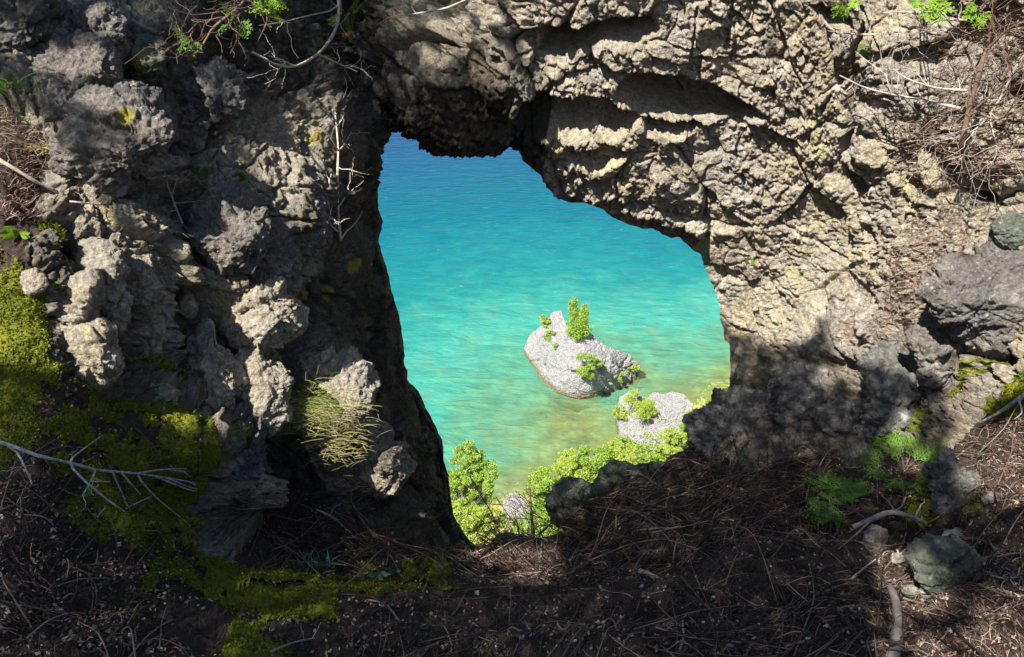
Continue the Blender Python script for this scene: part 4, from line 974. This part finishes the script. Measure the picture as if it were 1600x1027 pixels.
V, F = tubes(nd, 3); o = mesh_obj("needle_litter", V, F, M_litter); tag(o, "brown needles and bark crumbs strewn over the soil", "needle litter", None, 'stuff')
rd = scatter_twigs([(1370,850),(1460,880),(1640,880),(1640,1060),(1370,1060)], 1700, 6, 36, .0005, .0014, fl, .010, 5)
rd += scatter_twigs([(-30,160),(30,165),(110,240),(110,320),(60,345),(-30,345)], 1300, 6, 32, .0006, .0015, fl, .02, 5)
rd += scatter_twigs([(1490,45),(1560,20),(1640,20),(1640,280),(1560,270),(1500,230),(1480,150)], 520, 8, 60, .0007, .0018, fl, .07, 6)
rd += scatter_twigs([(1440,340),(1500,320),(1540,380),(1500,420),(1480,500),(1420,520),(1340,540),(1330,510),(1400,480),(1420,420)], 800, 8, 44, .0007, .0018, fl, .03, 5)
rd += scatter_twigs([(1310,430),(1400,410),(1440,450),(1380,470),(1320,465)], 160, 6, 26, .0007, .0015, fl, .012, 5)
rd += scatter_twigs([(1430,180),(1500,180),(1530,290),(1470,300),(1420,260)], 260, 8, 50, .0008, .0018, fl, .03, 5)
rd += scatter_twigs([(520,720),(580,720),(590,780),(540,800)], 260, 10, 50, .001, .002, fl, .015, 5)
rd += scatter_twigs([(1500,660),(1640,640),(1640,800),(1530,780)], 700, 6, 34, .0006, .0015, fl, .012, 5)
rd += scatter_twigs([(740,860),(860,865),(850,910),(720,905)], 260, 8, 50, .001, .002, fl, .01, 5)
V, F = tubes(rd, 4); o = mesh_obj("needle_heap", V, F, M_red); tag(o, "reddish dead cedar needles and twigs heaped in sunny spots", "needle litter", None, 'stuff')
# flakes of bark and dead leaf scraps
X = -20+1660*rng.random(60000); Y = 600+450*rng.random(60000); m = in_poly(X, Y, np.array(GROUND, float)) & (fbm(np.stack([X/60, Y/60, 0*X], -1), 3) > -.25); X, Y = X[m][:15000], Y[m][:15000]
P, N = surf(X, Y, .004); v, f = leaves(P+.004*rng.normal(size=P.shape), .012, .8, asp=.6)
o = mesh_obj("bark_flakes", v, f, simple("bark_flake", [(.02, .014, .01), (.06, .04, .03), (.16, .10, .07), (.34, .26, .2)], 5, rnd=.95), smooth=False); tag(o, "flakes of bark and dead leaf scraps lying on the soil", "leaf litter", None, 'stuff')
# pale crumbs of rock on the soil
pb = rng.choice(len(nd), 0)
X = 560+1060*rng.random(700); Y = 700+340*rng.random(700); X = np.concatenate([X, rng.random(200)*560]); Y = np.concatenate([Y, 760+280*rng.random(200)])
X = np.concatenate([X, 1180+320*rng.random(260)]); Y = np.concatenate([Y, 640+110*rng.random(260)]); m = in_poly(X, Y, np.array(GROUND, float)); X, Y = X[m], Y[m]
P, N = surf(X, Y, .002); S_, SF = sphere_grid(3); sz = .0018+.0055*rng.random(len(X))**4
V = (P[:, None]+S_[None]*(sz[:, None]*(.7+.6*rng.random((len(X), 3))))[:, None]*(1+.25*rng.normal(size=(len(X), len(S_), 1)))).reshape(-1, 3)
F = (np.arange(len(X))[:, None, None]*len(S_)+SF[None]).reshape(-1, 4); o = mesh_obj("gravel", V, F, simple("crumbs", [(.10, .09, .08), (.30, .27, .24), (.6, .57, .52)], 5, rnd=.9), smooth=False); tag(o, "pale crumbs of limestone scattered in the soil", "gravel", None, 'stuff')

# ------------------------------------------------------------------ single sticks, branches and dead shrubs
def path3(pts, lift, r, n=None):
    pts = np.array(pts, float); seg = np.hypot(*np.diff(pts, axis=0).T); c = np.concatenate([[0], np.cumsum(seg)]); n = n or max(6, int(c[-1]/14)+3)
    t = np.linspace(0, c[-1], n); px = np.interp(t, c, pts[:, 0]); py = np.interp(t, c, pts[:, 1])
    px[1:-1] = (px[:-2]+2*px[1:-1]+px[2:])/4; py[1:-1] = (py[:-2]+2*py[1:-1]+py[2:])/4
    P, N = surf(px, py); R = C0-P; dist = np.linalg.norm(R, axis=1); R /= dist[:, None]
    lf = np.interp(np.linspace(0, 1, n), np.linspace(0, 1, len(np.atleast_1d(lift))), np.atleast_1d(lift)) if np.ndim(lift) else np.full(n, float(lift))
    d = (P-C0)@FW
    for _ in range(12): d[1:-1] = np.minimum((d[:-2]+2*d[1:-1]+d[2:])/4, d[1:-1]+.05) if 0 else (d[:-2]+2*d[1:-1]+d[2:])/4
    d = np.minimum(d, (P-C0)@FW)-lf
    return C0+ray(px, py)*d[:, None]
def stick(name, label, cat, pts, rpx, mat, lift=.012, subs=(), group=None, taper=.4, rnd_subs=0, sub_len=30, r2=.45, sides=8):
    Q = path3(pts, lift, 0); d0 = (Q[0]-C0)@FW; r = rpx*d0/FPX; n = len(Q)
    k = 1+.12*rng.normal(size=n); L = [(Q, r*np.linspace(1, taper, n)*k)]
    for sp in subs:
        lf = lift if not np.ndim(lift) else float(np.mean(lift)); q = path3(sp, lf, 0); 
        j = ((L[0][0]-q[0])**2).sum(1).argmin(); q[0] = L[0][0][j] if np.linalg.norm(L[0][0][j]-q[0]) < .12 else q[0]
        L.append((q, r*r2*np.linspace(1, .35, len(q))))
    B_ = list(L)
    for _ in range(rnd_subs):
        bq, br = B_[rng.integers(len(B_))]; j = rng.integers(1, len(bq)-1); T = bq[j]-bq[j-1]; T /= np.linalg.norm(T)+1e-9
        D = T*.7+rng.normal(size=3)*.55; D /= np.linalg.norm(D); ln = sub_len*d0/FPX*(.4+rng.random()); q = crooked(bq[j], bq[j]+D*ln, 7, .10)
        nl = (q, np.linspace(min(br[j]*.6, r*.4), r*.12, 7)); L.append(nl)
        if rng.random() < .5: B_.append(nl)
    V, F = tubes(L, sides); o = mesh_obj(name, V, F, mat, origin=Q[0]); return tag(o, label, cat, group)
ST = "small sticks lying on the dark slope"
stick("branch","long silvery forked branch lying over the moss on the left","branch",[(-30,682),(20,697),(60,713),(105,722),(150,735),(215,740),(262,747),(300,754),(345,757),(400,757)],3.3,M_silver,[.10,.09,.07,.06,.05,.04],
  subs=[[(105,722),(130,750),(160,775),(190,797),(232,822),(276,850)],[(20,697),(35,720),(50,757)],[(105,722),(130,702),(160,680)],[(215,740),(250,734),(292,732)],[(240,744),(300,768),(345,770),(410,770)],[(190,739),(205,757),(220,773)],[(212,742),(240,775),(298,822)],
  [(190,797),(212,787),(236,776)],[(300,757),(350,775),(404,800)],[(262,747),(290,760),(320,768),(360,762)],[(150,735),(140,756),(128,776)]],rnd_subs=34,sub_len=34,r2=.62,taper=.3)
stick("dead_twig","bare upright twig with many side shoots against the dark left jamb","dead shrub",[(532,375),(528,330),(527,280),(529,230),(525,190),(522,160)],2.6,M_wood,.30,subs=[[(530,350),(550,325),(568,258)],[(528,240),(540,222),(553,200)],[(528,325),(545,300),(546,262)],[(530,345),(508,340),(498,325)],[(528,235),(515,212),(508,202)],
  [(531,365),(512,350),(520,318)],[(532,370),(560,345),(566,330)],[(527,205),(534,180),(530,150)],[(529,300),(512,290),(518,272)]],rnd_subs=60,sub_len=36,r2=.6)
stick("cedar_branch_bare","curved pale branch hanging down in front of the dark cleft","branch",[(528,-30),(530,30),(520,58),(498,85),(462,106),(432,103),(395,82)],2.8,M_twig,.55,subs=[[(462,106),(440,92),(420,88)],[(498,85),(530,100),(558,112)],[(528,15),(480,25),(438,36),(405,40)]],rnd_subs=26,sub_len=40)
stick("cedar_branch_bare","thin forked branch crossing the black cleft near the top","branch",[(745,-8),(700,13),(650,22),(608,25),(588,42),(560,52)],2.,M_twig,.45,subs=[[(608,25),(618,8),(628,-10)],[(560,52),(566,95),(540,108)],[(650,22),(640,8),(660,-6)]],rnd_subs=14,sub_len=40)
stick("cedar_branch_bare","dim twiggy branch arching through the shade at the top left","branch",[(400,-20),(370,15),(330,45),(318,70),(300,92),(280,85)],2.4,M_brown,.5,subs=[[(370,15),(300,25),(262,12)],[(330,45),(350,75),(345,92)],[(400,-20),(420,30),(400,70)],[(318,70),(285,60),(278,40)]],rnd_subs=60,sub_len=50)
stick("dead_branch","long pale bare branch reaching left out of the upper right thicket","dead shrub",[(1502,170),(1450,158),(1395,148),(1352,138),(1312,118)],2.6,M_twig,.22,subs=[[(1395,148),(1391,100),(1408,40)],[(1392,122),(1358,98),(1336,80)],[(1440,157),(1425,120),(1466,50)],[(1380,110),(1375,75),(1372,58)]],rnd_subs=22,sub_len=45)
stick("dead_branch","second pale bare branch just above the long reaching one","dead shrub",[(1512,142),(1462,138),(1412,122),(1396,108)],2.4,M_twig,.26,subs=[[(1450,137),(1430,110),(1400,100)]],rnd_subs=16,sub_len=40)
stick("dead_branch","bare branch bending down at the very top right of the arch","dead shrub",[(1510,32),(1460,30),(1420,18),(1380,20)],2.,M_twig,.28,subs=[[(1430,22),(1445,50),(1455,52)],[(1440,28),(1415,5),(1400,-20)]],rnd_subs=14,sub_len=40)
stick("dead_branch","thin curved twig over the arch left of the upper right thicket","dead shrub",[(1370,54),(1330,54),(1298,48),(1280,22)],1.6,M_twig,.2,rnd_subs=6,sub_len=24)
stick("dead_shrub","brown leaning shrub stem standing in the red needle heap","dead shrub",[(1500,235),(1512,180),(1528,120),(1545,60),(1560,-20)],4.6,M_brown,.25,subs=[[(1512,180),(1560,140),(1600,100)],[(1528,120),(1500,60),(1500,10)],[(1540,80),(1580,40),(1620,30)],[(1515,170),(1560,190),(1600,150)]],rnd_subs=90,sub_len=70)
stick("dead_shrub","sprawling bare grey shrub spilling below the red needle heap","dead shrub",[(1590,100),(1560,160),(1530,200),(1490,220)],2.4,M_twig,.2,subs=[[(1560,160),(1520,150),(1480,130)],[(1545,180),(1560,240),(1540,270)],[(1530,200),(1500,250),(1505,270)]],rnd_subs=70,sub_len=70)
stick("stick","straight pale stick pointing down right at the left edge","stick",[(-20,240),(20,262),(55,284),(90,300)],3.2,M_wood,.07,taper=.8)
stick("dead_twig","forked bare twig in the reddish litter below the spotted boulder","dead shrub",[(285,350),(275,325),(262,290),(255,262)],1.8,M_twig,.06,subs=[[(278,318),(300,315),(318,313)],[(268,305),(278,280),(272,260)],[(275,325),(262,335),(250,318)]],rnd_subs=16,sub_len=24)
stick("dead_twig","low forked twig pointing right above the moss bank","dead shrub",[(110,315),(140,318),(165,322),(182,308)],1.6,M_twig,.05,subs=[[(140,318),(160,310),(175,318)]],rnd_subs=8,sub_len=20)
stick("broken_stem","dark upright broken stick standing in the lowest notch of the window","stick",[(834,850),(832,820),(829,790),(827,764)],3.4,M_brown,.05,taper=.75)
stick("root","thin dark root arching up left of the broken stick","root",[(780,832),(768,800),(748,770),(735,745)],1.5,M_brown,.04,rnd_subs=5,sub_len=24)
stick("root","looping root rising from the notch toward the lower left trees","root",[(765,850),(745,838),(742,820),(775,815),(800,808),(830,812)],1.5,M_brown,.05,rnd_subs=8,sub_len=26)
stick("root","slanting root tip between the broken stick and the green block","root",[(842,835),(855,825),(868,808),(872,800)],1.8,M_brown,.05,rnd_subs=6,sub_len=22)
stick("root","short dark spike left of the broken stick","root",[(812,838),(808,815),(804,798)],1.5,M_brown,.04,rnd_subs=5,sub_len=18)
stick("stick","short thick pale stick lying alone in the middle of the dark slope","stick",[(1001,893),(1015,899),(1032,908),(1049,917)],5.6,M_wood,.012,taper=.55)
stick("log","weathered log standing up from the bottom edge at lower right","log",[(1390,1060),(1400,1010),(1404,965),(1400,940),(1392,918)],11,M_log,.055,taper=.62)
stick("branch","peeling forked branch leaning across the soil by the cedar seedling","branch",[(1330,825),(1362,812),(1392,798),(1420,806),(1452,820)],4.6,M_log,.04,subs=[[(1400,798),(1385,782),(1375,770)],[(1405,800),(1415,780),(1418,762)],[(1362,812),(1335,838),(1310,858)]],taper=.8,rnd_subs=8)
stick("stick","white curved stick near the right edge of the dark soil","stick",[(1535,890),(1550,900),(1570,904),(1590,902)],3.2,M_silver,.02,subs=[[(1590,902),(1596,880),(1594,860)]],rnd_subs=5,sub_len=20)
stick("stick","weathered grey limb leaning in from the right edge over moss","stick",[(1620,605),(1590,625),(1562,645),(1532,660)],5.,M_silver,.05,subs=[[(1590,625),(1600,645),(1585,655)]],taper=.35)
stick("stick","crooked grey stick among twigs above the alone pale one","stick",[(1082,845),(1084,825),(1095,808),(1100,790)],4.,M_log,.02)
stick("stick","thin hooked root curving at the bottom right of centre","root",[(1060,1020),(1070,995),(1066,975),(1064,960),(1082,961)],2.4,M_wood,.02)
stick("root","orange brown root snaking along the bottom edge","root",[(915,990),(940,1000),(965,1008),(1010,1012),(1040,1018)],2.,M_orange,.015)
stick("root","long curved root sweeping below the left jamb into the notch","root",[(560,805),(575,830),(605,850),(640,872),(690,888),(740,895)],3.,M_brown,.03,rnd_subs=12,sub_len=50)
stick("root","grey root arching from the ledge down to the twig floor","root",[(495,797),(520,808),(540,825),(560,848)],2.2,M_silver,.03,rnd_subs=5)
stick("root","twisted dark roots hanging over the sunlit ledge","root",[(575,690),(580,725),(565,755),(545,765),(548,790),(575,815)],3.,M_brown,.06,subs=[[(575,700),(550,720),(535,745)],[(612,745),(614,775),(616,800)],[(560,760),(540,740),(530,720)]],rnd_subs=22,sub_len=40)
stick("stick","short cut stick on the bare soil under the moss","stick",[(637,990),(655,981),(670,973)],2.6,M_wood,.012)
stick("stick","slim tan twig below the strip of moss","stick",[(615,950),(630,941),(655,926)],2.,M_wood,.012)
stick("stick","grey twig slanting across the bottom left corner moss","stick",[(420,1020),(460,1003),(500,996),(545,986)],2.4,M_log,.04,rnd_subs=5)
stick("stick","pale twig lying left of the log by the grassy seedling","stick",[(1330,905),(1350,888),(1368,874)],2.2,M_wood,.02)
stick("stick","yellowish arched twig in front of the half buried slab","stick",[(1460,914),(1490,892),(1515,878),(1535,876)],1.8,M_wood,.02)
stick("stick","long thin red twig across the sunlit needles","stick",[(1412,935),(1470,952),(1530,978),(1600,1002)],2.,M_red,.015,rnd_subs=9)
for x, y, a, l, r, m, lb in [(885,925,.2,34,1.6,M_wood,"light straight stick just left of the alone thick pale one"),(860,995,.75,22,1.3,M_log,"short grey stick near the bottom edge below the notch"),(1125,965,1.3,20,1.8,M_wood,"stubby upright splinter right of the hooked root"),
  (1195,855,-.35,26,1.5,M_log,"grey splinter in the twig tangle left of the dim cedar seedling"),(745,975,2.2,30,2.,M_log,"dark grey stick on the bare soil right of the short cut stick"),(1090,752,.5,30,1.8,M_wood,"tan stick on the crest of the twig heap below the window's right foot"),
  (1245,925,-.9,26,1.3,M_twig,"thin pale stick midway between the alone pale stick and the log"),(1270,1000,.3,44,2.4,M_log,"knobbly stick on the bottom edge left of the log")]:
    stick("stick", lb, "stick", [(x-l*math.cos(a), y+l*.7*math.sin(a)), (x, y+2*rng.normal()), (x+l*math.cos(a), y-l*.7*math.sin(a))], r, m, .012)

# ------------------------------------------------------------------ living plants
def strip(p, d, n, ln, w):
    s = np.cross(d, n); s /= np.linalg.norm(s)+1e-9
    return [p-s*w*.3, p+d*ln*.5-s*w*.5, p+d*ln, p+d*ln*.5+s*w*.5, p+s*w*.3]
def frond(a, b, n, sc=1.):
    """flat cedar spray: midrib, alternate branchlets, forked scale-leaf tips"""
    V = []; L = np.linalg.norm(b-a); D = (b-a)/L; side = np.cross(D, n); side /= np.linalg.norm(side); n = np.cross(side, D); k = int(9*sc)+4
    for i in range(k):
        u = (i+.5)/k; p = a+(b-a)*u-np.array([0, 0, .10])*L*u*u*.6; s = 1 if i % 2 else -1; ln = L*(.46*(1-u)**.9+.06)*(.7+.6*rng.random())
        d = D*.78+side*s*.62+n*rng.normal()*.16; d /= np.linalg.norm(d)
        V.append(strip(p, d, n, ln, .0034))
        m = max(3, int(ln/.011))
        for j in range(1, m):
            q = p+d*ln*j/m
            for s2 in (1, -1):
                d2 = d*.82+np.cross(d, n)*s2*.57+n*rng.normal()*.2; d2 /= np.linalg.norm(d2); V.append(strip(q, d2, n, min(.026, ln*.42)*(1-j/m*.6)*(.6+.7*rng.random()), .0042))
    V.append(strip(a, D, n, L, .0028)); return V
def fronds(name, label, cat, base_px, tips, mat, lift=.05, up=.1, sc=1., group=None, stem=M_brown, tilt=.4):
    b0 = path3([base_px, (base_px[0]+1, base_px[1]+1)], lift*.3, 0, 6)[0]; e = thing(name, label, cat, b0, group); V = []; L = []
    for tp in tips:
        x, y = tp; bx, by = base_px; mx, my = bx+(x-bx)*.35, by+(y-by)*.35
        P = path3([(mx, my), (x, y)], [lift, lift+up], 0, 6); a, b = P[0], P[-1]; L.append((crooked(b0, a, 5, .05), np.linspace(.003, .0016, 5)))
        n = (C0-a); n /= np.linalg.norm(n); n = n+np.array([rng.normal()*tilt, rng.normal()*tilt, .35]); V += frond(a, b, n/np.linalg.norm(n), sc)
        sd = np.cross(b-a, n); a2 = a+(b-a)*.25
        for s in (1, -1): V += frond(a2, a2+(b-a)*.50+sd*s*.42/np.linalg.norm(n), n/np.linalg.norm(n)+rng.normal(size=3)*.25, sc*.6)
    A = np.array(V); F = np.arange(A.shape[0]*5).reshape(-1, 5)
    mesh_obj("stem", *tubes(L, 5), stem, e, origin=b0); mesh_obj("frond", A.reshape(-1, 3), F, mat, e, smooth=False)
fronds("cedar_seedling","bright green cedar seedling right of the rock pile","cedar seedling",(1412,738),[(1372,662),(1350,742),(1486,702),(1482,738),(1438,672),(1390,762),(1440,775),(1392,690),(1340,705),(1460,690),(1400,665),(1460,745)],M_cedar,.10,.08,1.3)
fronds("cedar_seedling","dimmer spreading cedar seedling left of the bright one","cedar seedling",(1335,800),[(1268,728),(1275,765),(1325,752),(1290,806),(1372,795),(1310,738),(1250,800),(1330,765),(1300,770),(1345,745)],M_cedar,.08,.06,1.3)
CS = "cedar sprays hanging round the top of the view"
fronds("cedar_spray","bright cedar spray hanging in the black cleft beside the curved branch","cedar spray",(528,12),[(548,45),(520,40),(560,30)],M_cedary,.5,.05,.8,CS)
fronds("cedar_spray","small cedar spray on the bend of the curved pale branch","cedar spray",(500,84),[(516,92),(490,72)],M_cedar,.5,.03,.6,CS)
fronds("cedar_spray","loose cedar spray at the top edge left of the cleft","cedar spray",(430,-15),[(405,20),(440,15),(420,35),(395,-5)],M_cedary,.5,.05,.8,CS)
fronds("cedar_spray","dim cedar spray dangling over the dark recess, leftmost of the hanging ones","cedar spray",(300,50),[(280,80),(272,55),(305,88)],M_cedar,.5,.05,.8,CS)
fronds("cedar_spray","dim cedar spray between the leftmost one and the top edge spray","cedar spray",(372,20),[(345,50),(385,58),(350,15)],M_cedar,.5,.05,.8,CS)
fronds("cedar_spray","thin yellowish cedar spray against the dark rock right of the cleft","cedar spray",(600,30),[(612,44),(588,70)],M_cedary,.45,.03,.5,CS)
fronds("cedar_spray","sunny cedar spray at the top, leftmost of those on the right","cedar spray",(1325,-10),[(1300,25),(1318,30),(1338,14)],M_cedary,.25,.05,.8,CS)
fronds("cedar_spray","brightest cedar spray over the dead branches at top right","cedar spray",(1440,-15),[(1455,38),(1480,35),(1425,15),(1472,12)],M_cedary,.3,.05,.9,CS)
fronds("cedar_spray","rounded cedar spray near the brown leaning stem","cedar spray",(1538,8),[(1505,30),(1520,42),(1535,38),(1510,12)],M_cedary,.3,.05,.9,CS)
fronds("cedar_spray","shaded cedar spray low on the wall under the sunny ones","cedar spray",(1362,62),[(1340,76),(1352,84)],M_cedar,.15,.03,.6,CS)
fronds("cedar_spray","tiny bright spray sprouting alone from the sunlit wall","cedar spray",(1170,418),[(1165,402),(1180,406),(1160,412)],M_cedary,.03,.02,.5)
fronds("dead_cedar_spray","orange dead cedar sprig caught beside the bright hanging spray","dead cedar spray",(545,42),[(552,56),(540,58)],M_orange,.5,.02,.4)
def grass(label, x, y, h, n, mat, lean=(0, 0), spread=.5, w=.004, name="grass_tuft", base_w=14, lift=.0):
    B0 = path3([(x, y), (x+1, y)], lift, 0, 6)[0]; d = (B0-C0)@FW; H = h*d/FPX; V = []; F = []
    Nn = C0-B0; Nn /= np.linalg.norm(Nn)
    for i in range(n):
        p = B0+np.array([1., 0, 0])*rng.normal()*base_w*d/FPX*.5+rng.normal(size=3)*.008+Nn*.01+UP*rng.normal()*(.05 if lift else 0); D = np.array([rng.normal()*spread+lean[0], -.25+rng.normal()*spread*.5, .9+lean[1]]); D /= np.linalg.norm(D)
        ln = H*(.5+.6*rng.random()); s = np.cross(D, Nn); s /= np.linalg.norm(s); m = 6; dr = np.array([D[0]*.8, D[1]*.4-.1, -1])*(.2+.5*rng.random()); o = len(V)
        for k in range(m+1):
            u = k/m; c = p+D*ln*u+dr*ln*u*u*.7; ww = w*(1-u**2)*.5+.0003; V += [c-s*ww, c+s*ww]
        for k in range(m): F.append((o+2*k, o+2*k+1, o+2*k+3, o+2*k+2))
    o = mesh_obj(name, np.array(V), np.array(F), mat, origin=B0); return tag(o, label, "grass tuft")
grass("arching green grass tuft at the upper left edge", 22, 145, 50, 42, M_grass, (0, 0), .6, .005)
grass("dim drooping grass hanging below the spotted boulder", 235, 350, 42, 90, M_dry, (0, -.9), .7, .0025)
grass("short bright green tuft growing in the shaded hollow", 278, 545, 60, 60, M_grass, (.15, .1), .45, .003, base_w=22)
grass("pale dead grass drooping under the bright tuft of the hollow", 280, 545, 50, 60, M_dry, (0, -1.2), .6, .0025, base_w=24)
grass("big sunlit tuft of green and straw grass on the ledge", 508, 645, 30, 320, M_dry, (.1, -.5), .6, .0009, base_w=60, lift=.20)
grass("fresh green blades on top of the big straw tuft", 500, 636, 30, 240, M_grass, (.05, -.3), .6, .0012, base_w=50, lift=.20)
grass("second spray of straw grass lower on the ledge", 530, 690, 26, 260, M_dry, (.1, -.5), .6, .0009, base_w=50, lift=.18)
grass("green tips above the ledge grass", 498, 608, 38, 40, M_grass, (-.1, 0), .6, .003, base_w=20)
grass("thin green tuft beside the silvery branch on the moss", 165, 830, 42, 60, M_grass, (0, 0), .4, .0025, base_w=14)
grass("bluish green tuft between the moss strip and the left jamb", 486, 888, 40, 45, M_blue, (0, 0), .8, .005, base_w=22)
grass("yellow green tuft in the needles at the right edge", 1540, 215, 28, 70, M_grass, (0, 0), .7, .0025, base_w=24)
grass("tiny tuft on the litter shelf by the crack", 1412, 412, 24, 40, M_grass, (0, 0), .7, .003, base_w=12)
grass("small grass tuft below the yellow green one at the right edge", 1572, 255, 28, 50, M_dry, (0, 0), .7, .0028, base_w=16)
grass("stringy grass over the litter left of the spotted boulder", 68, 235, 45, 50, M_dry, (.2, -.3), .7, .0025, base_w=18)
grass("thin blades above the honeycombed rock", 128, 430, 50, 22, M_grass, (.1, 0), .6, .003, base_w=14)
grass("dark green blades at the left side of the big straw tuft", 474, 672, 48, 60, M_grass, (-.25, -.3), .5, .0024, base_w=20)
def leafy(label, x, y, r, n, mat, lift=.02, name="leafy_plant", asp=.4):
    B0 = path3([(x, y), (x+1, y)], lift*.2, 0, 6)[0]; d = (B0-C0)@FW; R = r*d/FPX; V = []; F = []; L = []
    Nn = C0-B0; Nn /= np.linalg.norm(Nn); U = np.array([0, 0, 1.])
    e = thing(name, label, "plant", B0)
    for i in range(n):
        a = 2*math.pi*i/n+rng.normal()*.3; D = np.array([math.cos(a), 0, 0])+U*(.35+.5*math.sin(a)+.3*rng.random())+Nn*(.5+.3*rng.random()); D /= np.linalg.norm(D)
        ln = R*(.8+.5*rng.random()); p0 = B0+D*ln*.25; L.append((np.linspace(B0, p0+D*ln*.1, 4), np.full(4, .0012))); s = np.cross(D, Nn); s /= np.linalg.norm(s); up = np.cross(s, D); o = len(V); m = 6
        for k in range(m+1):
            u = k/m; c = p0+D*ln*u-U*ln*.30*u*u; w = ln*asp*math.sin(math.pi*(.06+.94*u)**.8)*.5+.0004; V += [c-s*w+up*w*.3, c, c+s*w+up*w*.3]
        for k in range(m):
            q = o+3*k; F += [(q, q+1, q+4, q+3), (q+1, q+2, q+5, q+4)]
    mesh_obj("stem", *tubes(L, 4), M_leaf, e, origin=B0); mesh_obj("leaf_rosette", np.array(V), np.array(F), mat, e)
leafy("glossy oval leaved plant in the gap right of the spotted boulder", 316, 275, 24, 9, M_leaf, .03)
leafy("low broad leaved plant beside the glossy oval leaved one", 378, 285, 20, 11, M_leaf, .02)
leafy("pale green leafy plant at the left edge above the moss", 30, 368, 24, 9, M_cedary, .03)
leafy("small upright leaved plant in the left litter", 35, 188, 18, 7, M_leaf, .02)
leafy("tiny bright green rosette on the mossy rim", 188, 580, 11, 8, M_cedary, .02)
leafy("bluish four leaved seedling on the dark moss", 312, 698, 17, 5, M_blue, .02)
leafy("pair of bluish leaves in the litter, left one", 590, 900, 18, 4, M_blue, .02)
leafy("bluish leaves in the litter, just right of the pair", 618, 895, 16, 3, M_blue, .02)
leafy("single upright green leaf by the bottom of the notch", 771, 912, 14, 2, M_leaf, .02)
leafy("lone green sprig on the dark foot of the left jamb", 655, 795, 13, 6, M_cedary, .02)
leafy("green seedling on the soil right of the tall dark stone", 1540, 708, 16, 7, M_leaf, .02)
leafy("little sprout at the bottom edge", 1050, 1012, 9, 5, M_cedary, .02)
leafy("bluish weed in the shade of the top left boulders", 62, 88, 16, 10, M_blue, .05)
leafy("small bright plant on the grey blocks near the right crack", 1424, 326, 9, 6, M_cedary, .02)
leafy("green leaves low at the right edge over the moss", 1590, 592, 14, 5, M_leaf, .02)
